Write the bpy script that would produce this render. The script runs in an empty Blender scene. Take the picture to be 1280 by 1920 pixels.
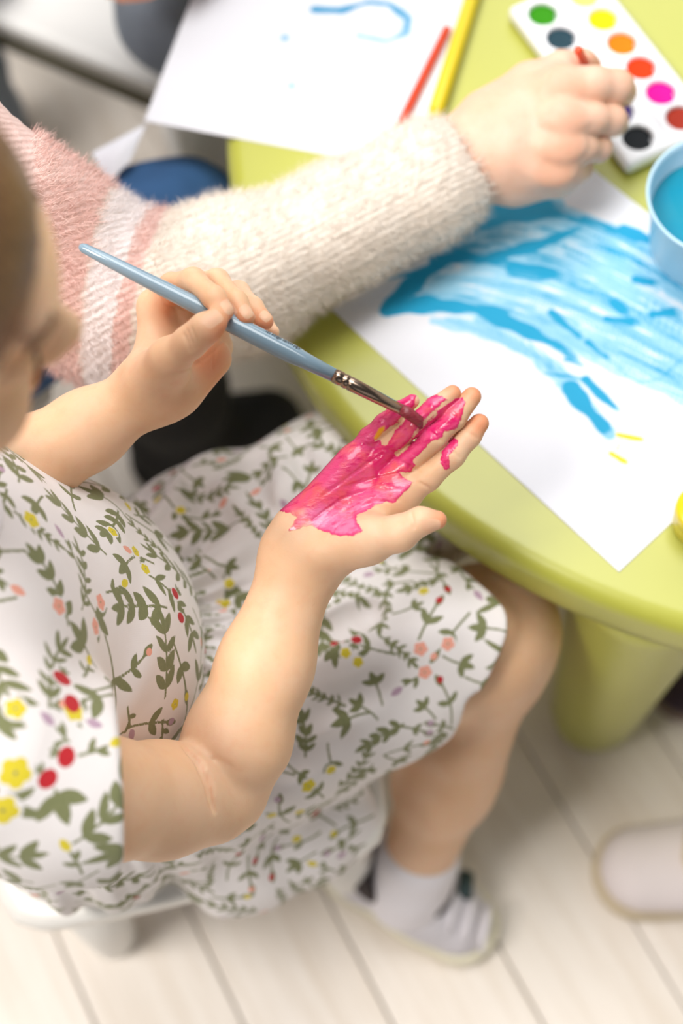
import bpy, bmesh, math, random
import numpy as np
from mathutils import Vector, Matrix

random.seed(4); rng = np.random.default_rng(4)
S = bpy.context.scene
COL = S.collection
PI = math.pi

# ------------------------------------------------------------------ camera, world, lights, exposure
FPX = 2667.0                                   # 50 mm on a 36 mm tall frame of 1920 px
CAM = np.array([0.0, 0.0, 1.352])
_th, _ro = math.radians(66), math.radians(-6)
FWD = np.array([0, math.cos(_th), -math.sin(_th)])
_x = np.array([1.0, 0, 0]); _u = np.cross(_x, FWD)
CX = _x*math.cos(_ro) + _u*math.sin(_ro)
CU = -_x*math.sin(_ro) + _u*math.cos(_ro)

cd = bpy.data.cameras.new('camera'); cam = bpy.data.objects.new('camera', cd); COL.objects.link(cam)
cam.matrix_world = Matrix([[CX[i], CU[i], -FWD[i], CAM[i]] for i in range(3)] + [[0, 0, 0, 1]])
cd.sensor_fit = 'VERTICAL'; cd.sensor_height = 36; cd.lens = FPX/1920*36
cd.clip_start = .02
cd.dof.use_dof = True; cd.dof.focus_distance = .830; cd.dof.aperture_fstop = 2.5
S.camera = cam

w = bpy.data.worlds.new('world'); S.world = w; w.use_nodes = True
bg = w.node_tree.nodes['Background']; bg.inputs[0].default_value = (.93, .96, 1, 1); bg.inputs[1].default_value = .09

def area(name, loc, target, sx, sy, power, col=(1, 1, 1)):
    l = bpy.data.lights.new(name, 'AREA'); l.shape = 'RECTANGLE'; l.size = sx; l.size_y = sy; l.energy = power; l.color = col
    o = bpy.data.objects.new(name, l); COL.objects.link(o); o.location = loc
    o.rotation_euler = (Vector(target)-Vector(loc)).to_track_quat('-Z', 'Y').to_euler(); return o
area('ceiling_light', (.10, 1.05, 2.75), (.1, .5, 0), 1.3, 1.3, 44, (1, .985, .96))
area('second_ceiling_light', (-1.25, -.05, 2.6), (.05, .2, 0), .8, .8, 66, (1, .955, .90))
area('window_light', (.2, -2.6, 2.0), (0, .3, .2), 2.4, 1.6, 6, (1, .985, .97))
area('far_window_light', (.5, 2.9, 2.5), (.3, .6, .48), 2.6, 1.3, 38, (.95, .98, 1))

S.view_settings.view_transform = 'Standard'; S.view_settings.look = 'None'
S.view_settings.gamma = 1; S.view_settings.use_curve_mapping = False; S.view_settings.exposure = -.08

# ------------------------------------------------------------------ geometry helpers
def at(px, py, depth):
    """world point seen at that place of the frame, 'depth' metres along the view axis"""
    return CAM + depth*(FWD + (px-640)/FPX*CX - (py-960)/FPX*CU)
def on(px, py, z):
    """world point seen at that place of the frame, on the horizontal plane of height z"""
    d = FWD + (px-640)/FPX*CX - (py-960)/FPX*CU
    return CAM + d*((z-CAM[2])/d[2])
def pj(P):
    q = np.asarray(P)-CAM; d = q@FWD
    return 640+FPX*(q@CX)/d, 960-FPX*(q@CU)/d, d
def nrm(v):
    v = np.asarray(v, float); return v/np.linalg.norm(v)

INF = 1e9; MARGIN = .035
class Leaf:
    def __init__(s, fn, c=None, r=INF): s.fn, s.c, s.r = fn, c, r
class U:
    def __init__(s, k, *n): s.k, s.n = k, [x for x in n if x is not None]
class Sub:
    def __init__(s, k, a, b): s.k, s.a, s.b = k, a, b
class Disp:
    def __init__(s, a, fn): s.a, s.fn = a, fn
def dot3(P, v): return P[:, 0]*v[0]+P[:, 1]*v[1]+P[:, 2]*v[2]
def ev(n, P, bc, br):
    if isinstance(n, Leaf):
        if n.r < INF and math.dist(bc, n.c)-n.r-br > MARGIN: return None
        return n.fn(P)
    if isinstance(n, U):
        a = None
        for c in n.n:
            b = ev(c, P, bc, br)
            if b is None: continue
            if a is None: a = b; continue
            if n.k > 0:
                h = np.maximum(n.k-np.abs(a-b), 0)
                a = np.minimum(a, b)-h*h*(.25/n.k)
            else: a = np.minimum(a, b)
        return a
    if isinstance(n, Sub):
        a = ev(n.a, P, bc, br)
        if a is None: return None
        b = ev(n.b, P, bc, br)
        if b is None: return a
        b = -b
        if n.k > 0:
            h = np.maximum(n.k-np.abs(a-b), 0)
            return np.maximum(a, b)+h*h*(.25/n.k)
        return np.maximum(a, b)
    a = ev(n.a, P, bc, br)
    return None if a is None else a+n.fn(P)
def cone(a, b, ra, rb, n=None, s=1.0):
    """tapered capsule; s<1 flattens it along n"""
    a = np.asarray(a, float); b = np.asarray(b, float); ab = b-a; L2 = max(ab@ab, 1e-12)
    def fn(P):
        p = P-a; t = np.clip(dot3(p, ab)/L2, 0, 1)
        q = p-t[:, None]*ab
        if n is not None: q = q+np.outer(dot3(q, n)*(1/s-1), n)
        d = np.sqrt(dot3(q*q, (1, 1, 1)))-(ra+(rb-ra)*t)
        return d*(s if n is not None else 1)
    return Leaf(fn, (a+b)/2, math.sqrt(L2)/2+max(ra, rb))
def ell(c, r, ax=None):
    c = np.asarray(c, float); r = np.asarray(r, float); A = np.eye(3) if ax is None else np.array([nrm(v) for v in ax])
    def fn(P):
        q = (P-c)@A.T; k0 = np.sqrt((q*q/(r*r)).sum(1)); k1 = np.sqrt((q*q/(r**4)).sum(1))+1e-9
        return k0*(k0-1)/k1
    return Leaf(fn, c, r.max())
def rbox(c, hs, rad, ax=None):
    c = np.asarray(c, float); hs = np.asarray(hs, float); A = np.eye(3) if ax is None else np.array([nrm(v) for v in ax])
    def fn(P):
        q = np.abs((P-c)@A.T)-(hs-rad); m = np.maximum(q, 0)
        return np.sqrt((m*m).sum(1))+np.minimum(q.max(1), 0)-rad
    return Leaf(fn, c, float(np.linalg.norm(hs)))
def half(p, n):
    """half space on the far side of the plane (negative where (x-p).n < 0)"""
    p = np.asarray(p, float); n = nrm(n)
    return Leaf(lambda P: dot3(P-p, n))
def chain(pts, k=.004, n=None, s=1.0):
    """pts: (px, py, depth, radius in px) -> blended tapered capsules"""
    q = [(at(*p[:3]), p[3]*p[2]/FPX) for p in pts]
    return U(k, *[cone(a, b, ra, rb, n, s) for (a, ra), (b, rb) in zip(q, q[1:])])

def mesh_sdf(node, h, lo, hi, B=14, smooth=1):
    """surface nets over a sparse set of blocks"""
    lo = np.asarray(lo, float); hi = np.asarray(hi, float); bs = B*h
    nb = np.ceil((hi-lo)/bs).astype(int)
    I = np.stack(np.meshgrid(*[np.arange(x) for x in nb], indexing='ij'), -1).reshape(-1, 3)
    br = bs*math.sqrt(3)/2+h
    def refine(I, size):
        keep = []
        for i in I:
            bc = lo+(i+.5)*size; r = size*math.sqrt(3)/2+h
            d = ev(node, bc[None], bc, r)
            if d is not None and abs(d[0]) < r*1.25+.006: keep.append(i)
        return np.array(keep, int).reshape(-1, 3)
    big = 4
    I4 = np.stack(np.meshgrid(*[np.arange(x) for x in np.ceil(nb/big).astype(int)], indexing='ij'), -1).reshape(-1, 3)
    I4 = refine(I4, bs*big)
    off = np.stack(np.meshgrid(*[np.arange(big)]*3, indexing='ij'), -1).reshape(-1, 3)
    I = (I4[:, None]*big+off[None]).reshape(-1, 3)
    I = refine(I, bs)
    g = np.stack(np.meshgrid(*[np.arange(B+1)]*3, indexing='ij'), -1).reshape(-1, 3)
    N = nb*B+B*big+8
    key = lambda c: (c[:, 0]*N[1]+c[:, 1])*N[2]+c[:, 2]
    Vk, Vp, E = [], [], [[], [], []]
    for i in I:
        base = i*B; P = lo+(base+g)*h; bc = lo+(i+.5)*bs
        d = ev(node, P, bc, br)
        if d is None: continue
        d = d.reshape(B+1, B+1, B+1)
        neg = d < 0
        if neg.all() or not neg.any(): continue
        acc = np.zeros((B, B, B, 3)); cnt = np.zeros((B, B, B))
        for ax in range(3):
            d0 = np.take(d, range(B), ax); d1 = np.take(d, range(1, B+1), ax)
            cr = (d0 < 0) != (d1 < 0)
            t = np.where(cr, d0/np.where(cr, d0-d1, 1), 0)
            o = [a for a in range(3) if a != ax]
            for u in (0, 1):
                for v in (0, 1):
                    sl = [slice(None)]*3; sl[o[0]] = slice(u, u+B); sl[o[1]] = slice(v, v+B)
                    c = cr[tuple(sl)]; tt = t[tuple(sl)]
                    cnt += c; acc[..., ax] += np.where(c, tt, 0); acc[..., o[0]] += c*u; acc[..., o[1]] += c*v
            sl = [slice(0, B)]*3
            idx = np.argwhere(cr[tuple(sl)])
            sg = d0[tuple(sl)][tuple(idx.T)] < 0
            E[ax].append(np.c_[idx+base, sg])
        m = cnt > 0
        idx = np.argwhere(m)
        Vk.append(key(idx+base)); Vp.append(lo+(base+idx+acc[m]/cnt[m][:, None])*h)
    Vk = np.concatenate(Vk); Vp = np.concatenate(Vp); o = np.argsort(Vk); Vk = Vk[o]; Vp = Vp[o]
    Q = []
    for ax in range(3):
        e = np.concatenate(E[ax]).astype(np.int64); a, b = [(1, 2), (2, 0), (0, 1)][ax]
        c = e[:, :3]; da = np.eye(3, dtype=int)[a]; db = np.eye(3, dtype=int)[b]
        ks = [key(c-da-db), key(c-db), key(c), key(c-da)]
        ii = []; ok = np.ones(len(e), bool)
        for k in ks:
            j = np.minimum(np.searchsorted(Vk, k), len(Vk)-1); ok &= Vk[j] == k; ii.append(j)
        q = np.stack(ii, 1); f = e[:, 3] == 0; q[f] = q[f][:, ::-1]
        Q.append(q[ok])
    Q = np.concatenate(Q)
    for _ in range(smooth):
        s = np.zeros_like(Vp); c = np.zeros(len(Vp))
        for k in range(4):
            np.add.at(s, Q[:, k], Vp[Q[:, (k+1) % 4]]+Vp[Q[:, (k+3) % 4]]); np.add.at(c, Q[:, k], 2)
        Vp = np.where(c[:, None] > 0, Vp*.5+.5*s/np.maximum(c, 1)[:, None], Vp)
    return Vp, Q
def vnormals(V, Q):
    n = np.cross(V[Q[:, 2]]-V[Q[:, 0]], V[Q[:, 3]]-V[Q[:, 1]]); N = np.zeros_like(V)
    for k in range(4): np.add.at(N, Q[:, k], n)
    return N/(np.linalg.norm(N, axis=1)[:, None]+1e-12)
def keep_faces(V, Q, m):
    Q = Q[m]; u, inv = np.unique(Q, return_inverse=True)
    return V[u], inv.reshape(Q.shape)
def merge(*vq):
    V = np.concatenate([a for a, _ in vq]); o = 0; Q = []
    for a, q in vq: Q.append(q+o); o += len(a)
    return V, np.concatenate(Q)

def stitch(body, fine, p, n, node):
    """replace the body surface beyond the plane (p, n) near p by the finer mesh and zip the two rims together"""
    (V, Q, T), (W, R) = body, fine
    n = nrm(n); h = .0012
    cV = V[Q].mean(1); beyond = (((cV-p)@n) > 0) & (np.linalg.norm(cV-p, axis=1) < .19)
    i = np.where(beyond)[0]; beyond[i] = np.abs(ev(node, cV[i], p, .19)) < .004
    cW = W[R].mean(1); W, R = keep_faces(W, R, ((cW-p)@n) > h)
    Q = Q[~beyond]; u = np.unique(np.concatenate([Q.ravel(), T.ravel()])); mp = np.full(len(V), -1); mp[u] = np.arange(len(u)); V = V[u]; Q = mp[Q]; T = mp[T]
    def rim(V, Q):
        e = np.concatenate([Q[:, [k, (k+1) % 4]] for k in range(4)]); k = np.sort(e, 1); key = k[:, 0]*len(V)+k[:, 1]
        u, c = np.unique(key, return_counts=True); b = np.unique(np.concatenate([u[c == 1]//len(V), u[c == 1] % len(V)]))
        return b[(np.abs((V[b]-p)@n) < .006) & (np.linalg.norm(V[b]-p, axis=1) < .06)]
    a = rim(V, Q); b = rim(W, R); c = W[b].mean(0)
    x = nrm(np.cross(n, [.3, .2, .9])); y = np.cross(n, x)
    ang = lambda P: np.arctan2((P-c)@y, (P-c)@x)
    aa = ang(V[a]); a = a[np.argsort(aa)]; aa = np.sort(aa); bb = ang(W[b]); b = b[np.argsort(bb)]+len(V); bb = np.sort(bb)
    tri = []; i = j = 0; na, nb_ = len(a), len(b)
    while i < na or j < nb_:
        ta = aa[i % na]+2*PI*(i//na); tb = bb[j % nb_]+2*PI*(j//nb_)
        na_ = aa[(i+1) % na]+2*PI*((i+1)//na); nb2 = bb[(j+1) % nb_]+2*PI*((j+1)//nb_)
        if j >= nb_ or (i < na and na_ <= nb2): tri.append((a[i % na], a[(i+1) % na], b[j % nb_])); i += 1
        else: tri.append((a[i % na], b[(j+1) % nb_], b[j % nb_])); j += 1
    V = np.concatenate([V, W]); tri = np.array(tri)
    m = V[tri].mean(1); nn = np.cross(V[tri[:, 1]]-V[tri[:, 0]], V[tri[:, 2]]-V[tri[:, 0]])
    f = ((nn*(m-c)).sum(1)) < 0; tri[f] = tri[f][:, ::-1]
    return V, np.concatenate([Q, R+len(V)-len(W)]), np.concatenate([T, tri])
def hit(node, px, py, d0=.70, d1=.95):
    """depth of the surface seen at that place of the frame"""
    d = np.linspace(d0, d1, 500); P = np.array([at(px, py, x) for x in d]); c = P.mean(0); v = ev(node, P, c, (d1-d0)/2)
    i = np.argmax(v < 0); return d[i] if v[i] < 0 else None
def grooves(node, lines, r, sink=.35):
    out = []
    for L in lines:
        q = []
        for (x0, y0), (x1, y1) in zip(L, L[1:]):
            m = max(2, int(math.hypot(x1-x0, y1-y0)/7))
            q += [(x0+(x1-x0)*k/m, y0+(y1-y0)*k/m) for k in range(m)]
        q.append(L[-1]); pts = []
        for i, (x, y) in enumerate(q):
            d = hit(node, x, y)
            if d is not None: pts.append((at(x, y, d+r*(sink-.55)), r*(.35+.65*math.sin(PI*(i+.5)/len(q))**.5)))
        out += [cone(a, b, ra, rb) for (a, ra), (b, rb) in zip(pts, pts[1:])]
    return U(0, *out)

def mk(name, V, F, mat, parent=None, attrs=None, smooth=True):
    V = np.asarray(V, np.float32); me = bpy.data.meshes.new(name)
    if isinstance(F, (np.ndarray, tuple)):
        Fs = F if isinstance(F, tuple) else (F,)
        ln = np.concatenate([np.full(len(f), f.shape[1]) for f in Fs]); li = np.concatenate([f.ravel() for f in Fs])
        me.vertices.add(len(V)); me.vertices.foreach_set('co', V.ravel())
        me.loops.add(len(li)); me.loops.foreach_set('vertex_index', li.astype(np.int32))
        me.polygons.add(len(ln)); me.polygons.foreach_set('loop_start', (np.cumsum(ln)-ln).astype(np.int32))
        me.update(calc_edges=True); me.validate()
    else:
        me.from_pydata([tuple(map(float, v)) for v in V], [], F); me.update()
    me.polygons.foreach_set('use_smooth', np.full(len(me.polygons), smooth))
    for a, val in (attrs or {}).items():
        t = me.attributes.new(a, 'FLOAT', 'POINT'); t.data.foreach_set('value', np.asarray(val, np.float32))
    if mat: me.materials.append(mat)
    o = bpy.data.objects.new(name, me); COL.objects.link(o)
    if parent:
        o.parent = parent; o.matrix_parent_inverse = Matrix.Translation(parent_loc(parent)).inverted()
    return o
def parent_loc(p):
    return Vector(p.location) if p.parent is None else Vector((0, 0, 0))
def tag(o, label=None, cat=None, group=None, kind=None):
    for k, v in (('label', label), ('category', cat), ('group', group), ('kind', kind)):
        if v: o[k] = v
    return o
def thing(name, loc, label, cat, group=None):
    o = bpy.data.objects.new(name, None); COL.objects.link(o); o.location = loc; o.empty_display_size = .05
    return tag(o, label, cat, group)

def tube(path, rad, n=16, caps=True):
    """swept round tube, rad one value or per point"""
    P = np.array(path, float); m = len(P); R = np.full(m, rad) if np.isscalar(rad) else np.array(rad, float)
    T = np.gradient(P, axis=0); T /= np.linalg.norm(T, axis=1)[:, None]
    a = np.array([0, 0, 1.]) if abs(T[0, 2]) < .9 else np.array([1., 0, 0]); V = []
    for i in range(m):
        a = nrm(a-T[i]*(a@T[i])); b = np.cross(T[i], a)
        for j in range(n):
            t = 2*PI*j/n; V.append(P[i]+R[i]*(a*math.cos(t)+b*math.sin(t)))
    F = [(i*n+j, i*n+(j+1) % n, (i+1)*n+(j+1) % n, (i+1)*n+j) for i in range(m-1) for j in range(n)]
    if caps: F += [tuple(range(n))[::-1], tuple((m-1)*n+j for j in range(n))]
    return V, F
def lathe(prof, c, n=48, axis=None):
    V = []; F = []; m = len(prof)
    for r, z in prof:
        for j in range(n):
            t = 2*PI*j/n; V.append((c[0]+r*math.cos(t), c[1]+r*math.sin(t), c[2]+z))
    F = [(i*n+j, i*n+(j+1) % n, (i+1)*n+(j+1) % n, (i+1)*n+j) for i in range(m-1) for j in range(n)]
    return V, F
def poly_sdf(P, poly):
    """signed distance of 2d points to a polygon, negative inside"""
    poly = np.asarray(poly, float); d = np.full(len(P), 1e18); s = np.ones(len(P))
    for i in range(len(poly)):
        a, b = poly[i], poly[i-1]; e = b-a; w_ = P-a
        t = np.clip((w_@e)/max(e@e, 1e-12), 0, 1); q = w_-t[:, None]*e; d = np.minimum(d, (q*q).sum(1))
        c1 = P[:, 1] >= a[1]; c2 = P[:, 1] < b[1]; c3 = e[0]*w_[:, 1] > e[1]*w_[:, 0]
        s = np.where((c1 & c2 & c3) | (~c1 & ~c2 & ~c3), -s, s)
    return s*np.sqrt(d)

# ------------------------------------------------------------------ materials
class NT:
    """tiny node-tree writer"""
    def __init__(s, name, rough=.5, **kw):
        s.m = bpy.data.materials.new(name); s.m.use_nodes = True; s.t = s.m.node_tree; s.b = s.t.nodes['Principled BSDF']
        s.set('Roughness', rough)
        for k, v in kw.items(): s.set(k.replace('_', ' '), v)
    def set(s, k, v):
        i = s.b.inputs[k]
        if isinstance(v, bpy.types.NodeSocket): s.t.links.new(v, i)
        else: i.default_value = v
    def n(s, typ, ins=None, out=0, **props):
        x = s.t.nodes.new(typ)
        for k, v in props.items(): setattr(x, k, v)
        for k, v in (ins or {}).items():
            if isinstance(v, bpy.types.NodeSocket): s.t.links.new(v, x.inputs[k])
            else: x.inputs[k].default_value = v
        return x.outputs[out]
    def math(s, op, a, b=0.0, c=0.0): return s.n('ShaderNodeMath', {0: a, 1: b, 2: c}, operation=op)
    def step(s, v, a, b): return s.n('ShaderNodeMapRange', {0: v, 1: a, 2: b, 3: 0.0, 4: 1.0}, interpolation_type='SMOOTHSTEP')
    def attr(s, name): return s.n('ShaderNodeAttribute', out=2, attribute_name=name)
    def pos(s): return s.n('ShaderNodeTexCoord', out=3)
    def noise(s, scale, detail=3, vec=None, rough=.5, out=0):
        return s.n('ShaderNodeTexNoise', {'Vector': vec or s.pos(), 'Scale': scale, 'Detail': detail, 'Roughness': rough}, out=out)
    def mix(s, f, a, b, blend='MIX'):
        x = s.t.nodes.new('ShaderNodeMix'); x.data_type = 'RGBA'; x.blend_type = blend
        for i, v in ((0, f), (6, a), (7, b)):
            if isinstance(v, bpy.types.NodeSocket): s.t.links.new(v, x.inputs[i])
            else: x.inputs[i].default_value = v if i == 0 else (*v, 1)[:4]
        return x.outputs[2]
    def bump(s, h, strength=.3, dist=.001):
        s.set('Normal', s.n('ShaderNodeBump', {'Height': h, 'Strength': strength, 'Distance': dist}))
    def color(s, c): s.set('Base Color', c if isinstance(c, bpy.types.NodeSocket) else (*c, 1))
def srgb(r, g, b):
    return tuple((c/255/12.92 if c <= 10 else ((c/255+.055)/1.055)**2.4) for c in (r, g, b))
def plain(name, col, rough=.5, var=.06, scale=30, **kw):
    n = NT(name, rough, **kw); f = n.noise(scale, 4)
    n.color(n.mix(f, tuple(c*(1-var) for c in col), tuple(min(1, c*(1+var)) for c in col))); return n.m
# ------------------------------------------------------------------ floor
def wood():
    n = NT('pale_laminate', .35)
    info = n.n('ShaderNodeObjectInfo', out=5)
    v = n.n('ShaderNodeMapping', {'Vector': n.pos(), 'Scale': (2.2, 26, 26)})
    g = n.noise(3, 6, v, .6)
    v2 = n.n('ShaderNodeMapping', {'Vector': n.pos(), 'Scale': (.8, 9, 9)})
    g2 = n.noise(2, 3, v2)
    c = n.mix(n.step(g, .35, .7), srgb(240, 232, 224), srgb(228, 217, 205))
    c = n.mix(n.math('MULTIPLY', n.step(g2, .5, .75), .35), c, srgb(212, 197, 180))
    c = n.mix(n.math('MULTIPLY', info, .25), c, srgb(232, 222, 208))
    n.color(c); n.bump(g, .15, .0006); return n.m
M_WOOD = wood()
M_SUB = plain('floor_joint', srgb(168, 150, 128), .8)
fl = mk('floor', [(-3, -2.5, -.012), (3, -2.5, -.012), (3, 3.5, -.012), (-3, 3.5, -.012)], [(0, 1, 2, 3)], M_SUB)
tag(fl, 'pale wood-look plank floor under the table and stool', kind='structure')
d1 = on(1205, 1330, 0); d2 = on(1280, 1445, 0); pang = math.atan2(d2[1]-d1[1], d2[0]-d1[0])
pd = np.array([math.cos(pang), math.sin(pang)]); pn = np.array([-pd[1], pd[0]])
PW, PL = .118, 1.25
bmp = bmesh.new()
bmesh.ops.create_cube(bmp, size=1, matrix=Matrix.Diagonal((PL-.0016, PW-.0016, .012, 1)))
bmesh.ops.bevel(bmp, geom=[e for e in bmp.edges], offset=.0012, segments=1, affect='EDGES')
pme = bpy.data.meshes.new('plank'); bmp.to_mesh(pme); bmp.free(); pme.materials.append(M_WOOD)
off = float(np.dot(d1[:2], pn))
for i in range(-28, 29):
    for j in range(-4, 5):
        c = pn*(off+(i+.5)*PW)+pd*(j*PL+(i*.437 % 1)*PL)
        if not (-2.4 < c[0] < 2.4 and -1.7 < c[1] < 3.0): continue
        o = bpy.data.objects.new('plank', pme); COL.objects.link(o); o.parent = fl
        o.location = (c[0], c[1], -.006); o.rotation_euler = (0, 0, pang)

# ------------------------------------------------------------------ table
TC = np.array([.389, .692]); TR = .448; TH = .48
def plastic(name, col, rough=.38):
    n = NT(name, rough, Coat_Weight=.45, Coat_Roughness=.36)
    f = n.noise(9, 3); n.color(n.mix(f, tuple(c*.96 for c in col), tuple(min(1, c*1.04) for c in col)))
    n.bump(n.noise(900, 2), .06, .0003); return n.m
M_LIME = plastic('lime_plastic', srgb(178, 180, 72), .38)
table = thing('table', (TC[0], TC[1], 0), 'round lime green plastic table covered with paintings and paints', 'table')
pr = [(.001, 0)]
R0 = .014
for k in range(9):
    a = PI/2*k/8; pr.append((TR-R0+R0*math.sin(a), -R0+R0*math.cos(a)))
pr += [(TR, -.030), (TR-.001, -.042), (TR-.004, -.047), (TR-.012, -.048), (TR-.02, -.046), (TR-.022, -.03), (.001, -.03)]
V, F = lathe([(r, z+TH) for r, z in pr], (TC[0], TC[1], 0), 160)
mk('tabletop', V, F, M_LIME, table)
lb = on(1106, 1348, 0)[:2]-TC; la = math.atan2(lb[1], lb[0])
for k in range(4):
    a = la+k*PI/2; e = np.array([math.cos(a), math.sin(a)])
    b = TC+e*.375; t = TC+e*.385
    z = [0, .004, .012, .03, .15, .3, .4, .449]; r = [.024, .032, .037, .040, .046, .053, .057, .058]
    V, F = tube([(*(b+(t-b)*q/.449), q) for q in z], r, 36)
    mk('leg', V, F, M_LIME, table)

# ------------------------------------------------------------------ papers
def paper_mat(name, strokes):
    n = NT(name, .65)
    fib = n.noise(1200, 2); c = n.mix(fib, srgb(227, 228, 236), srgb(234, 235, 242))
    for at_, thin, full in strokes:
        a = n.attr(at_); st = n.noise(260, 4); a2 = n.math('ADD', a, n.math('MULTIPLY', n.math('SUBTRACT', st, .5), n.math('MULTIPLY', n.step(a, .02, .2), .25)))
        col = n.n('ShaderNodeValToRGB', {0: a2}); el = col.node.color_ramp.elements
        el[0].position = .0; el[0].color = (*thin, 1); el[1].position = 1; el[1].color = (*full, 1)
        e = el.new(.42); e.color = (*tuple((x*.55+y*.45) for x, y in zip(thin, full)), 1); e = el.new(.72); e.color = (*full, 1)
        c = n.mix(n.step(a2, .03, .2), c, col)
    n.color(c); n.bump(fib, .1, .0002); return n.m
def sheet(o, ex, ey, w, h, z, nx, ny, drop=None):
    """grid sheet, origin o (2d), unit axes ex, ey"""
    u, v = np.meshgrid(np.linspace(0, w, nx), np.linspace(0, h, ny), indexing='ij')
    P = o+u.reshape(-1, 1)*ex+v.reshape(-1, 1)*ey
    Z = np.full(len(P), z)
    if drop is not None: Z = Z+drop(P)
    V = np.c_[P, Z]; n = len(V); V = np.concatenate([V, V-[0, 0, .0004]])
    i, j = np.meshgrid(np.arange(nx-1), np.arange(ny-1), indexing='ij'); a = (i*ny+j).ravel()
    q = np.stack([a, a+ny, a+ny+1, a+1], 1)
    if np.cross(ex, ey) < 0: q = q[:, ::-1]
    bd = [k for k in range(ny)] + [k*ny+ny-1 for k in range(1, nx)] + [(nx-1)*ny+k for k in range(ny-2, -1, -1)] + [k*ny for k in range(nx-2, 0, -1)]
    bd = np.array(bd); side = np.stack([bd, np.roll(bd, -1), np.roll(bd, -1)+n, bd+n], 1)
    return V, np.concatenate([q, q[:, ::-1]+n, side])
def stroke(P2, line, width, streak=.5, seed=0, taper=.15, alpha=1.0):
    """paint density of one brush stroke along a 2d polyline (metres)"""
    L = np.array(line, float); best = np.full(len(P2), 1e9); sgn = np.zeros(len(P2)); arc = np.zeros(len(P2)); s0 = 0
    tot = np.linalg.norm(np.diff(L, axis=0), axis=1).sum()
    for a, b in zip(L, L[1:]):
        e = b-a; ln = np.linalg.norm(e); w_ = P2-a; t = np.clip(w_@e/(ln*ln), 0, 1); q = w_-t[:, None]*e
        d = np.sqrt((q*q).sum(1)); m = d < best
        best = np.where(m, d, best); sgn = np.where(m, (e[0]*w_[:, 1]-e[1]*w_[:, 0])/ln, sgn); arc = np.where(m, s0+t*ln, arc); s0 += ln
    r = np.random.default_rng(seed); ph = r.uniform(0, 6, 6); fr = r.uniform(1800, 6000, 6); sl = r.uniform(8, 60, 6)
    st = sum(np.sin(sgn*f+arc*k+p) for f, p, k in zip(fr, ph, sl))/6
    ww = width*(1+.25*np.sin(arc*90+ph[0])+.15*np.sin(arc*260+ph[1]))
    body = np.clip((ww-best)/(width*.18+.0005), 0, 1)
    fade = np.clip((tot-arc)/(tot*taper+1e-6), 0, 1)
    return body*alpha*(1-streak*(.5+.8*st))*(.35+.65*fade)
def pxl(pts, z): return [on(x, y, z)[:2] for x, y in pts]

# sheet with the blue painting
A = on(620, 580, TH)[:2]; B = on(1160, 1073, TH)[:2]; ex = nrm(B-A); ey = np.array([-ex[1], ex[0]])
PWD, PHT = np.linalg.norm(B-A), .222
zp = TH+.0006
V, F = sheet(A, ex, ey, PWD, PHT, zp, 300, 225)
P2 = V[:, :2]; blue = np.zeros(len(V)); yel = np.zeros(len(V))
def over(a, b): return np.maximum(a, 0)+np.clip(b, 0, 1)*(1-np.clip(a, 0, 1)*.6)
r = np.random.default_rng(5)
TOPC = np.array([(905, 385), (1000, 374), (1100, 394), (1200, 440), (1330, 535)], float); BOTC = np.array([(745, 578), (850, 582), (1000, 618), (1150, 690), (1330, 775)], float)
def arc(s, u0, u1, m=6):
    c = TOPC*(1-s)+BOTC*s; u = np.linspace(u0, u1, m)*4; i = np.minimum(u.astype(int), 3); f = (u-i)[:, None]
    return [tuple(p) for p in c[i]*(1-f)+c[i+1]*f]
for k in range(26):                              # thin wash, long pale strokes
    s_ = (k+.5)/26+r.uniform(-.02, .02); u0 = r.uniform(0, .08)
    blue = over(blue, stroke(P2, pxl(arc(s_, u0, 1), zp), .0042, 1.0, k, .05, r.uniform(.22, .38)))
for k in range(120):                             # bristle strokes along the sweep of the arm
    s_ = r.beta(1, 1.25); u0 = r.uniform(0, .85); u1 = min(1, u0+r.uniform(.06, .38))
    blue = over(blue, stroke(P2, pxl(arc(s_, u0, u1), zp), r.uniform(.0008, .0034), .9, 40+k, .5, r.uniform(.18, .5)*(1.25-.6*s_)))
for k in range(22):                              # places wiped back to the paper
    s_ = r.uniform(.25, 1); u0 = r.uniform(.1, .85); q = stroke(P2, pxl(arc(s_, u0, u0+r.uniform(.04, .12)), zp), r.uniform(.0012, .0032), .5, 200+k, .5, .75); blue = blue*(1-np.clip(q, 0, .85))
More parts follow.
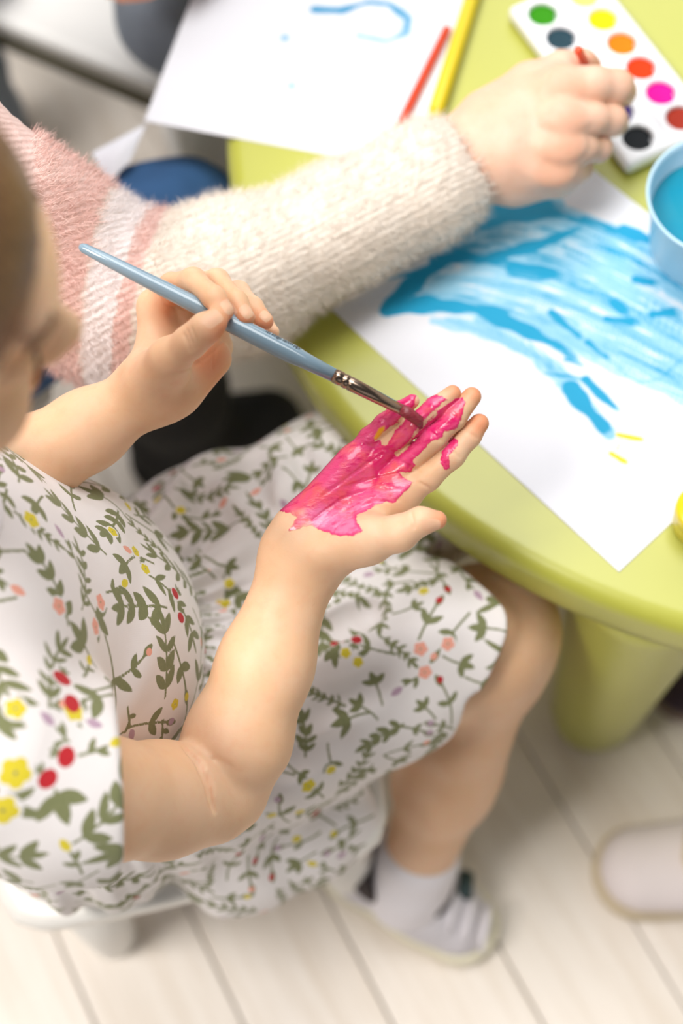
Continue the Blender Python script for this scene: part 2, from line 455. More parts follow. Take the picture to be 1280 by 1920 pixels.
bl = [  # (pixel polyline, width m, streak, alpha)
    ([(905, 396), (972, 386), (1042, 383)], .0075, .3, 1.0), ([(865, 436), (954, 408), (1020, 398)], .0058, .35, .95),
    ([(895, 490), (945, 476), (1013, 458), (1085, 428)], .0045, .4, .9), ([(818, 489), (872, 480), (930, 488)], .0045, .35, .9),
    ([(1170, 430), (1235, 458), (1320, 520)], .0062, .3, 1.0), ([(1094, 408), (1153, 430), (1198, 449)], .0028, .5, .7),
    ([(1192, 524), (1228, 531)], .0032, .3, .9), ([(1222, 590), (1268, 584)], .0048, .35, .9), ([(1138, 598), (1191, 604)], .0042, .25, 1.0), ([(1152, 568), (1172, 586)], .0032, .3, .95),
    ([(1034, 586), (1060, 610), (1087, 630)], .0036, .3, .95), ([(965, 506), (1005, 512), (1046, 511)], .0062, .6, .65), ([(1102, 642), (1122, 660), (1142, 671)], .0026, .25, .95), ([(1060, 674), (1092, 685)], .0022, .3, .8),
    ([(1020, 700), (1060, 705), (1095, 712)], .0016, .5, .6), ([(728, 523), (770, 512), (800, 502)], .0022, .4, .9),
    ([(725, 582), (760, 545), (800, 510), (850, 478)], .0062, .3, .97), ([(728, 580), (800, 570), (880, 578), (940, 590)], .0062, .2, 1.0),
    ([(905, 588), (960, 608), (1010, 632), (1045, 648)], .0052, .25, 1.0), ([(1040, 645), (1062, 660), (1082, 676)], .0028, .4, .8),
    ([(812, 602), (900, 615), (980, 655), (1050, 705), (1105, 765), (1145, 812)], .0062, 1.0, .42), ([(840, 600), (930, 630), (1010, 672), (1070, 728)], .0035, .9, .35), ([(900, 600), (980, 640), (1060, 700)], .004, .9, .3),
    ([(1070, 728), (1095, 762), (1122, 790), (1142, 814)], .0062, .2, 1.0), ([(1098, 712), (1125, 740), (1157, 768)], .0032, .2, 1.0),
    ([(1160, 690), (1195, 718), (1235, 712), (1285, 668)], .0014, .5, .3), ([(1230, 690), (1280, 720)], .0014, .5, .3),
]
for k, (l, wd, st, al) in enumerate(bl): blue = over(blue, stroke(P2, pxl(l, zp), wd, st, 300+k, .12, al))
for l, wd, al in (([(1158, 815), (1180, 820), (1203, 824)], .0022, 1), ([(1145, 850), (1158, 858), (1173, 867)], .0021, 1), ([(1165, 822), (1155, 848)], .0006, .45)):
    yel = over(yel, stroke(P2, pxl(l, zp), wd, .15, 7, .1, al))

o = mk('painting', V, F, paper_mat('painted_paper', [('blue', srgb(176, 222, 244), srgb(0, 158, 204)), ('yellow', srgb(240, 226, 90), srgb(226, 205, 20))]), None, {'blue': blue, 'yellow': yel})
tag(o, 'white paper sheet with a big blue painted shape and two yellow strokes', 'painting')

# sheet at the far side with a thin blue curl
A = on(270, 228, TH)[:2]; B = on(645, 297, TH)[:2]; ex = nrm(B-A); ey = np.array([-ex[1], ex[0]])
V, F = sheet(A, ex, ey, .222, .297, TH+.0006, 150, 200)
P2 = V[:, :2]; b2 = np.zeros(len(V)); z2 = TH+.0006
b2 = over(b2, stroke(P2, pxl([(590, 18), (640, 20), (690, 4), (730, 8), (765, 35), (760, 62), (725, 78), (672, 66)], z2), .0034, .3, 3, .6, .85))
for x, y, r_, al in ((534, 71, .0034, .5), (547, 161, .0034, .3), (626, 86, .004, .06)):
    c = on(x, y, z2)[:2]; b2 = over(b2, np.clip(1.4-np.linalg.norm(P2-c, axis=1)/r_, 0, 1)*al)
o = mk('drawing', V, F, paper_mat('drawn_paper', [('blue', srgb(178, 214, 236), srgb(30, 140, 190))]), None, {'blue': b2})
tag(o, 'white paper sheet overhanging the table edge with a thin blue curl', 'drawing')

# ------------------------------------------------------------------ pencil and pen
def stick(name, p0, p1, r, mat, label, cat, tip=None):
    a = np.array(p0); b = np.array(p1); d = nrm(b-a); t = thing(name, tuple((a+b)/2), label, cat)
    V, F = tube([a, a+d*.0012, b-d*.0012, b], [r*.85, r, r, r*.85], 6 if name == 'pencil' else 20); mk('barrel', V, F, mat, t, smooth=name != 'pencil')
    return t, a, b, d
zz = TH+.0012+.0036
t, a, b, d = stick('pencil', on(747, 240, zz), on(839, 52, zz), .0034, plastic('orange_red_paint', srgb(214, 62, 12), .5), 'thin orange-red pencil lying across the edge of the curl drawing', 'pencil')
V, F = tube([a, a-d*.012], [.0030, .0009], 12); mk('tip', V, F, plain('pencil_wood', srgb(226, 190, 140), .7), t)
V, F = tube([a-d*.0118, a-d*.016], [.0009, .0003], 10); mk('lead', V, F, plain('orange_lead', srgb(215, 70, 30), .6), t)
zz = TH+.0012+.0062
t, a, b, d = stick('felt_pen', on(816, 212, zz), on(902, -60, zz), .0061, plastic('yellow_plastic', srgb(222, 198, 0), .45), 'thick yellow felt pen lying beside the curl drawing', 'pen')
V, F = tube([a-d*.001, a-d*.006], [.0052, .0047], 20); mk('end_plug', V, F, plastic('yellow_plug', srgb(225, 205, 20), .4), t)

# ------------------------------------------------------------------ paint palette
g_ = on(1018, 24, .494)[:2]; k_ = on(1196, 256, .494)[:2]; y_ = on(1277, 218, .494)[:2]
pe = nrm(k_-g_); pm = np.array([-pe[1], pe[0]]); pm = pm if (y_-k_)@pm > 0 else -pm
pit = np.linalg.norm(k_-g_)/5; acr = (y_-k_)@pm
pc = (g_+k_)/2+pm*acr/2
AX = np.array([[*pe, 0], [*pm, 0], [0, 0, 1]])
zt = TH+.013
pal = rbox((*pc, TH+.0072), (pit*3+.006, acr/2+.0205, .0062), .0045, AX)
wells = []
for i in range(6):
    for j in range(2):
        c = g_+pe*pit*i+pm*acr*j
        wells.append((i, j, c))
def cyl(c, z0, z1, r):
    return Leaf(lambda P: np.maximum(np.hypot(P[:, 0]-c[0], P[:, 1]-c[1])-r, np.maximum(P[:, 2]-z1, z0-P[:, 2])), (c[0], c[1], (z0+z1)/2), r+(z1-z0))
RW = .0108
sub = U(0, *[cyl(c, zt-.006, zt+.01, RW+.0006) for _, _, c in wells])
groove = U(0, rbox((*(pc), zt+.001), (pit*3, .0016, .0022), .001, AX))
V, F = mesh_sdf(Sub(.0016, pal, U(0, sub, groove)), .0011, (*(pc-.17), TH), (*(pc+.17), TH+.02))
pt = thing('paint_palette', (*pc, TH), 'white plastic watercolour palette with twelve round paints', 'palette')
mk('tray', V, F, plastic('white_plastic', srgb(240, 241, 246), .3), pt)
pcol = [[(52, 140, 10), (38, 66, 78), (70, 60, 160), (30, 60, 170), (60, 30, 120), (22, 26, 30)], [(250, 230, 120), (232, 208, 4), (255, 124, 6), (240, 58, 8), (226, 8, 150), (168, 52, 34)]]
for i, j, c in wells:
    V = []; n = 40
    for ring, (rr, z) in enumerate(((RW, zt-.0062), (RW, zt-.0026), (RW*.8, zt-.0030), (RW*.4, zt-.0034))):
        for k in range(n):
            a = 2*PI*k/n; q = rr
            da = (a+.12+PI) % (2*PI)-PI
            if abs(da) < .34 and ring < 3: q = rr*(1-.20*math.cos(da/.34*PI/2))
            V.append((c[0]+q*math.cos(a), c[1]+q*math.sin(a), z))
    F = [(r_*n+k, r_*n+(k+1) % n, (r_+1)*n+(k+1) % n, (r_+1)*n+k) for r_ in range(3) for k in range(n)]+[tuple(3*n+k for k in range(n))]
    o = mk('paint_pan', V, F, plain('watercolour', srgb(*pcol[j][i]), .6, .12, 200, Specular_IOR_Level=.15), pt)
    nm = [['green', 'dark teal', 'indigo', 'blue', 'violet', 'black'], ['pale yellow', 'yellow', 'orange', 'red', 'magenta', 'brown']][j][i]
    o['label'] = nm+' round paint pan'

# ------------------------------------------------------------------ water cup and jar
cc = on(1352, 366, TH+.06)[:2]
cup = thing('water_cup', (*cc, TH), 'light blue plastic cup of blue paint water at table edge', 'cup')
r0 = .050
pr = [(.001, .001), (r0*.78, .001), (r0*.80, .003), (r0*.97, .056), (r0, .058), (r0*1.02, .060), (r0*1.0, .0615), (r0*.97, .060), (r0*.945, .056), (r0*.80, .010), (.001, .006)]
V, F = lathe([(r, z+TH) for r, z in pr], (*cc, 0), 72); mk('shell', V, F, plastic('pale_blue_plastic', srgb(190, 224, 244), .25), cup)
n = NT('paint_water', .05, IOR=1.33); n.color(n.mix(n.noise(30, 3), srgb(0, 150, 190), srgb(60, 150, 165)))
V, F = lathe([(.001, TH+.040), (r0*.90, TH+.040), (r0*.905, TH+.0405)], (*cc, 0), 60); mk('water', V, F, n.m, cup)
cj = on(1316, 962, TH+.02)[:2]
j = thing('paint_jar', (*cj, TH), 'small yellow paint jar at the table edge beside the blue painting', 'jar')
V, F = lathe([(.001, TH+.0005), (.0155, TH+.0005), (.0165, TH+.003), (.0165, TH+.016)], (*cj, 0), 48); mk('body', V, F, plastic('yellow_jar', srgb(214, 200, 30), .3), j)
V, F = lathe([(.0165, TH+.0155), (.0178, TH+.017), (.0178, TH+.026), (.0165, TH+.028), (.001, TH+.0285)], (*cj, 0), 48); mk('lid', V, F, plastic('yellow_lid', srgb(222, 204, 20), .3), j)
# ------------------------------------------------------------------ skin
def skin(name, base, warm, pale, sss=.25, paint=False):
    n = NT(name, .48, Subsurface_Weight=sss, Subsurface_Scale=.006, Specular_IOR_Level=.35)
    n.set('Subsurface Radius', (1.0, .32, .16))
    a = n.noise(24, 4); b = n.noise(160, 3)
    c = n.mix(n.math('MULTIPLY', n.step(a, .35, .7), .4), base, pale); c = n.mix(n.math('MULTIPLY', n.step(b, .45, .75), .10), c, warm)
    c = n.mix(n.math('MULTIPLY', n.step(n.attr('flush_shade'), 0, 1), .75), c, warm)
    c = n.mix(n.step(n.attr('nail'), .0002, -.0004), c, tuple(x*.75+y*.25 for x, y in zip(base, srgb(240, 190, 175))))
    fine = n.noise(700, 3)
    rough = .48
    if paint:
        p = n.attr('paint'); e = n.noise(420, 4); e2 = n.noise(90, 3)
        pe_ = n.math('ADD', p, n.math('ADD', n.math('MULTIPLY', n.math('SUBTRACT', e, .5), .0024), n.math('MULTIPLY', n.math('SUBTRACT', e2, .5), .004)))
        mask = n.step(pe_, .0004, -.0004)
        v = n.n('ShaderNodeMapping', {'Vector': n.pos(), 'Rotation': (0, 0, .67), 'Scale': (1, 2.6, 1)})
        th = n.noise(105, 4, v, .55); rim = n.step(pe_, -.0030, -.0004)
        thick = n.math('MAXIMUM', n.math('MULTIPLY', n.step(th, .52, .70), .8), n.math('MULTIPLY', rim, .75))
        thick = n.math('MAXIMUM', thick, n.attr('thick'))
        pale = n.math('MULTIPLY', n.attr('pale'), n.step(n.noise(130, 3, v), .25, .6))
        pc_ = n.mix(n.step(n.noise(55, 3), .44, .66), srgb(240, 84, 140), srgb(243, 100, 112))
        pc_ = n.mix(n.math('MULTIPLY', pale, .8), pc_, srgb(246, 140, 182))
        pc_ = n.mix(thick, pc_, srgb(218, 6, 104))
        mask = n.math('MULTIPLY', mask, n.math('SUBTRACT', 1.0, n.math('MULTIPLY', n.attr('fade'), n.step(e2, .3, .7))))
        c = n.mix(mask, c, pc_)
        yl = n.step(n.attr('yellow'), .0010, -.0006); c = n.mix(yl, c, srgb(250, 180, 30))
        rough = n.n('ShaderNodeMapRange', {0: mask, 3: .48, 4: .16}); n.set('Roughness', rough)
        n.set('Coat Weight', n.math('MULTIPLY', mask, .6)); n.set('Coat Roughness', .12)
        crease = n.step(n.noise(300, 4, v), .3, .7)
        n.bump(n.math('ADD', n.math('MULTIPLY', mask, n.math('ADD', th, n.math('MULTIPLY', crease, .5))), n.math('MULTIPLY', fine, .2)), .5, .0007)
    else: n.bump(fine, .12, .0004)
    n.color(c); return n.m
SK, SKW, SKP = srgb(231, 188, 150), srgb(222, 136, 94), srgb(240, 206, 180)
M_SKIN = skin('child_skin', SK, SKW, SKP, .3, True)
M_ASKIN = skin('adult_skin', srgb(230, 186, 160), srgb(222, 148, 116), srgb(238, 206, 190), .25)

# ------------------------------------------------------------------ the girl: frame of her body
GO = np.array([-.178, .318, 0]); gf = nrm([.93, .37, 0]); gr = np.array([gf[1], -gf[0], 0]); up = np.array([0, 0, 1.])
def G(a, b, z): return GO+a*gf+b*gr+np.array([0, 0, z])     # a forward, b to her right (towards the lens), z height
girl = thing('person', (GO[0], GO[1], 0), 'young girl in floral dress painting her own palm pink with a brush', 'person')

def Rm(px, d): return px*d/FPX
# right arm and painted palm
D = .82
view = -FWD
palm_n = nrm(view+.12*CU)
def fing(p, k=.003): return chain(p, k)
f_pinky = fing([(668, 862, .828, 25), (692, 821, .824, 19.5), (720, 794, .819, 18), (747, 771, .815, 16.8), (773, 752, .812, 13.5)])
f_ring = fing([(700, 868, .828, 27), (735, 832, .822, 20), (776, 797, .812, 19.6), (814, 764, .808, 18.8), (848, 738, .808, 16.2)])
f_mid = fing([(730, 895, .828, 28), (772, 861, .8215, 22), (815, 821, .8125, 21.8), (852, 783, .810, 21.2), (884, 744, .811, 18.2)])
f_idx = fing([(745, 930, .828, 33), (800, 895, .823, 26), (847, 853, .818, 24.5), (879, 817, .817, 22), (898, 794, .817, 18.5)])
f_thumb = fing([(640, 1030, .825, 40), (692, 1012, .812, 40), (748, 1000, .802, 32), (788, 977, .797, 23.5), (820, 975, .797, 17.5)], .006)
palm = U(.010,
    cone(at(562, 1030, .835), at(672, 862, .829), Rm(44, D), Rm(27, D), palm_n, .8),
    cone(at(570, 1030, .835), at(706, 872, .831), Rm(46, D), Rm(29, D), palm_n, .72),
    cone(at(575, 1035, .835), at(732, 900, .831), Rm(46, D), Rm(30, D), palm_n, .72),
    cone(at(585, 1035, .835), at(752, 930, .829), Rm(46, D), Rm(33, D), palm_n, .8),
    cone(at(556, 985, .825), at(655, 868, .824), Rm(35, D), Rm(25, D)),
    cone(at(610, 1030, .820), at(680, 1010, .812), Rm(44, D), Rm(42, D)),
    cone(at(690, 950, .826), at(745, 925, .824), Rm(26, D), Rm(28, D)))
fin = U(.0006, f_pinky, f_ring, f_mid, f_idx)
fin = U(.003, fin, *[cone(at(x, y, .825), at(x+dx, y+dy, .8235), Rm(13, D), Rm(11, D)) for x, y, dx, dy in ((712, 838, 10, -12), (750, 852, 16, -20), (782, 890, 14, -14))])
hand_r = U(.005, palm, fin); hand_r = U(.009, hand_r, f_thumb)
wr = at(566, 1046, .838); el_ = at(404, 1462, .846); mid = at(498, 1245, .842)
fn_ = nrm(view)
forearm = U(.012,
    cone(at(585, 1010, .833), wr, Rm(58, D), Rm(66, .838), fn_, .74),
    cone(wr, mid, Rm(67, .838), Rm(84, .842), fn_, .86),
    cone(mid, at(446, 1385, .845), Rm(84, .842), Rm(96, .845), fn_, .95),
    cone(at(446, 1385, .848), el_+FWD*.006, Rm(95, .845), Rm(90, .845)))
uarm = U(.01, cone(at(392, 1492, .842), at(300, 1500, .815), Rm(92, .842), Rm(106, .815)), cone(at(300, 1500, .815), at(190, 1500, .775), Rm(105, .815), Rm(114, .775)),
         cone(at(190, 1500, .775), G(-.05, .105, .650), Rm(112, .775), .036))
elbow_tip = cone(at(425, 1490, .856), at(404, 1500, .858), Rm(70, .85), Rm(72, .85))
arm_r = U(.004, U(.015, forearm, elbow_tip), uarm)
arm_r = U(.012, arm_r, hand_r)
gl = grooves(hand_r, [[(603, 930), (640, 905), (690, 868), (716, 852)], [(640, 915), (690, 900), (745, 888)], [(585, 975), (640, 935), (700, 915), (752, 918)],
    [(612, 1012), (632, 985), (662, 958), (700, 940), (748, 938)]], .0009)
gl2 = grooves(hand_r, [[(685, 833), (703, 843)], [(722, 842), (748, 852)], [(752, 866), (786, 884)], [(786, 905), (812, 918)], [(715, 784), (732, 800)], [(768, 780), (790, 800)], [(806, 808), (830, 828)], [(838, 838), (862, 858)], [(742, 762), (760, 778)], [(845, 774), (866, 790)], [(870, 805), (895, 822)], [(772, 962), (776, 990)]], .00065)
gl3 = grooves(arm_r, [[(348, 1403), (372, 1425), (390, 1462), (404, 1520)]], .0040, .50)
gl4 = grooves(arm_r, [[(362, 1412), (420, 1430), (455, 1452)]], .0007)
arm_r = Sub(.0012, Sub(.0012, Sub(.0010, arm_r, gl), gl2), gl3); arm_r = Sub(.0015, arm_r, gl4)

# left arm holding the brush
W2 = at(277, 736, .845)
def vol(x, y, z, rpx): return (x, y, z, rpx)
l_idx = U(.003, chain([(292, 575, .848, 31), (322, 536, .832, 23), (362, 526, .812, 23), (401, 558, .797, 20.5), (421, 583, .794, 17.5)], .004))
l_mid = chain([(330, 575, .868, 28), (360, 535, .850, 23), (407, 527, .826, 22), (443, 566, .808, 20), (459, 595, .803, 18.5)], .004)
l_ring = chain([(360, 590, .880, 27), (400, 548, .862, 22), (447, 548, .840, 20), (474, 576, .822, 18), (496, 602, .815, 17)], .004)
l_pinky = chain([(385, 620, .885, 24), (430, 590, .870, 18), (470, 585, .850, 16), (496, 606, .836, 14), (512, 622, .831, 12)], .004)
l_thumb = chain([(282, 705, .830, 44), (318, 672, .806, 37), (358, 640, .793, 28.5), (385, 616, .787, 27), (403, 604, .787, 22.5)], .006)
l_palm = U(.014,
    cone(at(290, 575, .850), at(292, 690, .850), Rm(30, .85), Rm(40, .85)),
    cone(at(300, 720, .850), at(330, 590, .872), Rm(44, .85), Rm(30, .87)),
    cone(at(310, 725, .852), at(370, 610, .882), Rm(44, .85), Rm(32, .88)),
    cone(at(325, 725, .850), at(405, 650, .878), Rm(40, .85), Rm(32, .87)),
    cone(at(340, 728, .842), at(402, 672, .858), Rm(34, .84), Rm(31, .85)),
    cone(at(285, 715, .832), at(320, 690, .818), Rm(46, .83), Rm(38, .82)))
hand_l = U(.007, l_palm, U(.0016, l_idx, l_mid, l_ring, l_pinky))
hand_l = U(.007, hand_l, l_thumb)
ELL = G(-.055, -.125, .455)
fa = U(.012, cone(at(300, 716, .845), W2, Rm(50, .845), Rm(54, .845), fn_, .85), cone(W2, at(165, 806, .855), Rm(55, .845), Rm(70, .855), fn_, .92),
       cone(at(165, 806, .855), at(60, 868, .862), Rm(70, .855), Rm(82, .862)), cone(at(60, 868, .862), at(0, 900, .868), Rm(82, .86), Rm(80, .868)))
ELB = at(-10, 905, .868)
arm_l = U(.014, fa, cone(ELB, G(-.05, -.105, .645), .028, .036))
arm_l = U(.012, arm_l, hand_l)
gl = grooves(hand_l, [[(358, 614), (366, 632), (372, 652)], [(351, 619), (358, 637), (365, 656)], [(345, 625), (352, 642), (358, 660)], [(420, 640), (385, 672), (352, 692), (318, 702)], [(296, 552), (312, 572), (345, 583)], [(404, 655), (398, 690)]], .0007)
arm_l = Sub(.0012, arm_l, gl)

# trunk, neck, head
HC = at(-322, 535, .565)                       # middle of the skull
hf = nrm(.85*gf+.24*gr-.27*up); hr = nrm(np.cross(hf, up)); hu = np.cross(hr, hf)
def Hh(a, b, c): return HC+a*hf+b*hr+c*hu       # forward, right, up in the head's own frame
AXH = (hf, hr, hu)
head = U(.02, ell(Hh(-.008, 0, .018), (.088, .072, .078), AXH), ell(Hh(.026, 0, -.042), (.052, .055, .060), AXH))
head = U(.014, head, ell(Hh(.054, .030, -.045), (.024, .024, .026), AXH), ell(Hh(.054, -.030, -.045), (.024, .024, .026), AXH), ell(Hh(.060, 0, -.088), (.020, .022, .016), AXH))
head = U(.010, head, ell(Hh(.076, 0, .012), (.014, .042, .012), AXH), cone(Hh(.078, 0, -.008), Hh(.094, 0, -.036), .006, .0095), ell(Hh(.084, .009, -.040), (.009, .007, .006), AXH), ell(Hh(.084, -.009, -.040), (.009, .007, .006), AXH))
head = Sub(.012, head, U(.004, ell(Hh(.083, .030, -.008), (.012, .015, .009), AXH), ell(Hh(.083, -.030, -.008), (.012, .015, .009), AXH)))
eyes = U(0, *[ell(Hh(.066, s*.030, -.010), (.0125, .0125, .0125), AXH) for s in (1, -1)])
head = U(.003, head, eyes)
lips = U(.003, ell(Hh(.081, 0, -.060), (.0075, .017, .0045), AXH), ell(Hh(.080, 0, -.068), (.0075, .014, .005), AXH))
head = U(.004, head, lips)
ears = U(.003, *[Sub(.002, ell(Hh(-.008, s*.072, -.018), (.016, .007, .026), AXH), ell(Hh(-.004, s*.081, -.016), (.009, .006, .017), AXH)) for s in (1, -1)])
head = U(.005, head, ears)
neck = cone(Hh(-.028, 0, -.06), G(-.045, 0, .655), .036, .0415)
trunk = U(.04, ell(G(-.045, 0, .555), (.055, .09, .12), (gf, gr, up)), ell(G(-.02, 0, .43), (.07, .09, .10), (gf, gr, up)),
          cone(G(-.05, -.09, .645), G(-.05, .09, .645), .030, .030))
# legs
KR = on(932, 1178, .362); HR = G(0, .068, .365); AR = on(768, 1650, .075)
KL = G(.315, -.048, .372); HL = G(0, -.055, .365); AL = G(.23, -.10, .095)
def leg(H_, K, A_, tip):
    s = nrm(K-A_); back = nrm(np.cross(np.cross(gf, s), s)); back = back if back@gf < 0 else -back
    return U(.02, cone(H_, K-.02*nrm(K-H_), .064, .050), cone(K, K-.03*s, .046, .044), cone(K-.02*s, K+(A_-K)*.55, .041, .0385), cone(K+(A_-K)*.38+back*.008, K+(A_-K)*.55+back*.004, .036, .033),
             cone(K+(A_-K)*.5, A_, .037, .029), cone(A_, tip, .027, .021))
FD = nrm(np.array([.82, -.57, 0])); HE = on(675, 1668, .045)
FT = HE+FD*.115
legs = U(.02, leg(HR, KR, AR, AR+FD*.03-up*.038), leg(HL, KL, AL, AL+gf*.03-up*.038))
body = U(.02, trunk, arm_r, arm_l, neck, legs); body = U(.012, body, head)
lo = (-.52, .02, .02); hi = (.22, .62, 1.0)
V, Q = mesh_sdf(body, .0019, lo, hi)
V, Q, T = stitch((V, Q, np.zeros((0, 3), int)), mesh_sdf(arm_r, .0008, at(690, 900, .82)-.12, at(690, 900, .82)+.12), at(545, 1110, .839), at(600, 1000, .835)-at(498, 1245, .842), arm_r)
V, Q, T = stitch((V, Q, T), mesh_sdf(arm_l, .0009, at(380, 640, .84)-.11, at(380, 640, .84)+.11), at(240, 756, .848), at(300, 716, .845)-at(165, 806, .855), arm_l)
print('body verts', len(V))
px, py, dd = pj(V); N = vnormals(V, Q); face = (N@(-FWD))
XY = np.c_[px, py]
cr = lambda L: [(480+x/2.667, 680+y/2.667) for x, y in L]
polys = [cr(p) for p in (
    [(108, 738), (150, 665), (200, 605), (330, 495), (470, 380), (560, 395), (640, 375), (690, 395), (740, 425), (800, 470), (800, 510), (775, 555), (720, 552), (740, 575), (792, 596), (765, 625), (705, 680), (690, 702), (640, 690), (590, 720), (500, 760), (512, 800), (535, 838), (480, 872), (400, 862), (330, 838), (270, 815), (205, 832), (165, 835), (205, 775), (160, 745)],
    [(440, 390), (530, 315), (600, 235), (690, 185), (770, 150), (800, 165), (790, 215), (730, 265), (690, 310), (640, 345), (590, 400), (530, 420)],
    [(620, 400), (690, 320), (780, 225), (880, 160), (930, 160), (952, 185), (930, 235), (850, 300), (780, 370), (730, 430), (690, 440)],
    [(735, 440), (800, 360), (900, 260), (980, 185), (1030, 180), (1045, 205), (1020, 270), (1005, 330), (945, 345), (930, 375), (880, 392), (850, 425), (800, 500), (760, 500)],
    [(985, 362), (1012, 390), (1000, 430), (962, 462), (968, 530), (948, 540), (920, 500), (932, 450), (960, 410), (970, 372)])]
front = (dd < .85) & (face > -.25) & (px > 480) & (py < 1120) & (py > 690)
pt_ = np.full(len(V), .05)
sc = D/FPX
ii = np.where(front)[0]
pt_[ii] = np.min([poly_sdf(XY[ii], p) for p in polys], axis=0)*sc
th_ = np.zeros(len(V))
for p in ([(100, 740), (200, 600), (330, 490), (450, 390), (430, 430), (330, 530), (230, 620), (170, 690)], [(840, 330), (1010, 250), (1020, 300), (940, 350), (880, 395)], [(750, 470), (820, 430), (800, 500), (760, 560), (730, 545)], [(985, 362), (1012, 390), (1000, 430), (962, 462), (968, 530), (948, 540), (920, 500)], [(560, 420), (700, 390), (720, 450), (640, 560), (560, 690), (580, 600)], [(690, 190), (790, 160), (740, 240), (650, 300)]):
    q = poly_sdf(XY[ii], cr(p)); th_[ii] = np.maximum(th_[ii], np.clip(-q/9+.15, 0, 1)*.85)
def pline(L, w0, w1):
    L = cr(L); d = np.full(len(ii), 1e9)
    for k, (a, b) in enumerate(zip(L, L[1:])):
        a = np.array(a); e = np.array(b)-a; q = XY[ii]-a; t = np.clip(q@e/(e@e), 0, 1); f = (k+t)/(len(L)-1)
        d = np.minimum(d, np.hypot(*(q-t[:, None]*e).T)-(w0+(w1-w0)*f)/2.667)
    return d*sc
for L, w0, w1 in (([(645, 392), (690, 332), (742, 272)], 16, 8), ([(742, 272), (800, 215), (835, 185)], 6, 14), ([(705, 455), (745, 428), (800, 345)], 12, 5), ([(800, 345), (880, 255), (985, 175)], 4, 14), ([(800, 495), (850, 445), (905, 405)], 16, 14)):
    pt_[ii] = np.maximum(pt_[ii], -pline(L, w0, w1))
pale_ = np.zeros(len(V)); fade_ = np.zeros(len(V))
q = poly_sdf(XY[ii], cr([(180, 830), (240, 730), (420, 690), (560, 690), (700, 600), (800, 590), (700, 720), (520, 770), (540, 860), (400, 880), (260, 830)])); pale_[ii] = np.clip(-q/14+.4, 0, 1)
q = poly_sdf(XY[ii], cr([(140, 730), (240, 730), (300, 850), (140, 860)])); fade_[ii] = np.clip(-q/16+.3, 0, .8)
yl_ = np.full(len(V), .05); yl_[ii] = poly_sdf(XY[ii], cr([(590, 375), (615, 330), (640, 318), (640, 335), (615, 370), (595, 385)]))*sc
nl = np.full(len(V), .05)
def nail(x, y, z, ax, rx, ry):
    c = at(x, y, z); u_ = nrm(ax[0]*CX-ax[1]*CU); v_ = nrm(-ax[1]*CX-ax[0]*CU)
    q = V-c; m = np.linalg.norm(q, axis=1) < .02
    a_ = (q@u_)/rx; b_ = (q@v_)/ry
    return np.where(m & (face > .02), ((a_**4+b_**4)**.25-1)*min(rx, ry), .05)
for a in ((397, 597, .779, (.75, -.62), .0056, .0046), (427, 574, .788, (.55, .80), .0046, .0034), (461, 583, .797, (.6, .75), .0044, .0034), (497, 592, .81, (.7, .6), .0036, .003), (808, 985, .79, (.95, .05), .0055, .0036)): nl = np.minimum(nl, nail(*a))
fl_shade = np.zeros(len(V))
for c, r_ in (((905, 790, .813), .012), ((896, 735, .811), .010), ((858, 728, .809), .010), ((833, 978, .797), .012), ((430, 595, .794), .012), ((465, 605, .80), .011), ((503, 610, .815), .012), ((412, 615, .787), .012), ((340, 580, .83), .02), ((380, 690, .85), .02)):
    fl_shade = np.maximum(fl_shade, np.clip(1.3-np.linalg.norm(V-at(*c), axis=1)/r_, 0, 1))
fl_shade = np.maximum(fl_shade, np.clip(1.4-np.linalg.norm((V-Hh(.084, 0, -.064))/np.array([1, 1, 1]), axis=1)/.014, 0, 1))
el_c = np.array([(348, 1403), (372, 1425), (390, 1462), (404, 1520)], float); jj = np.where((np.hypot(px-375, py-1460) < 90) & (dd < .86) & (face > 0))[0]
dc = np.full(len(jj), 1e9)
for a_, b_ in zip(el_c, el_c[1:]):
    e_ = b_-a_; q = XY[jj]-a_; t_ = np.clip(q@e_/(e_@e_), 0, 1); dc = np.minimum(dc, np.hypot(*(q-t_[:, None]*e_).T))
fl_shade[jj] = np.maximum(fl_shade[jj], np.clip(1.25-dc/4, 0, 1)*.42)  # shade in the elbow crease, put into the skin colour
mk('body', V, (Q, T), M_SKIN, girl, {'paint': pt_, 'thick': th_, 'pale': pale_, 'fade': fade_, 'yellow': yl_, 'nail': nl, 'flush_shade': fl_shade})
for s in (1, -1):
    arc = [Hh(.0775+.0022*math.cos(t), s*.030+.0125*math.sin(t), -.0135-.0025*math.cos(t)) for t in np.linspace(-1.2, 1.2, 9)]
    V, F = tube(arc, [.0004, .0008, .001, .0012, .0012, .0012, .001, .0008, .0004], 8); mk('eyelashes', V, F, plain('dark_lashes', srgb(60, 40, 30), .6), girl)
    arc = [Hh(.080+.004*math.cos(t*.8)-.012*abs(math.sin(t)), s*(.030+.018*math.sin(t)), .014+.003*math.cos(t)) for t in np.linspace(-1.2, 1.2, 9)]
    V, F = tube(arc, [.0006, .0014, .0018, .002, .002, .002, .0018, .0014, .0006], 8); mk('eyebrow', V, F, plain('brown_brow', srgb(120, 84, 56), .7), girl)

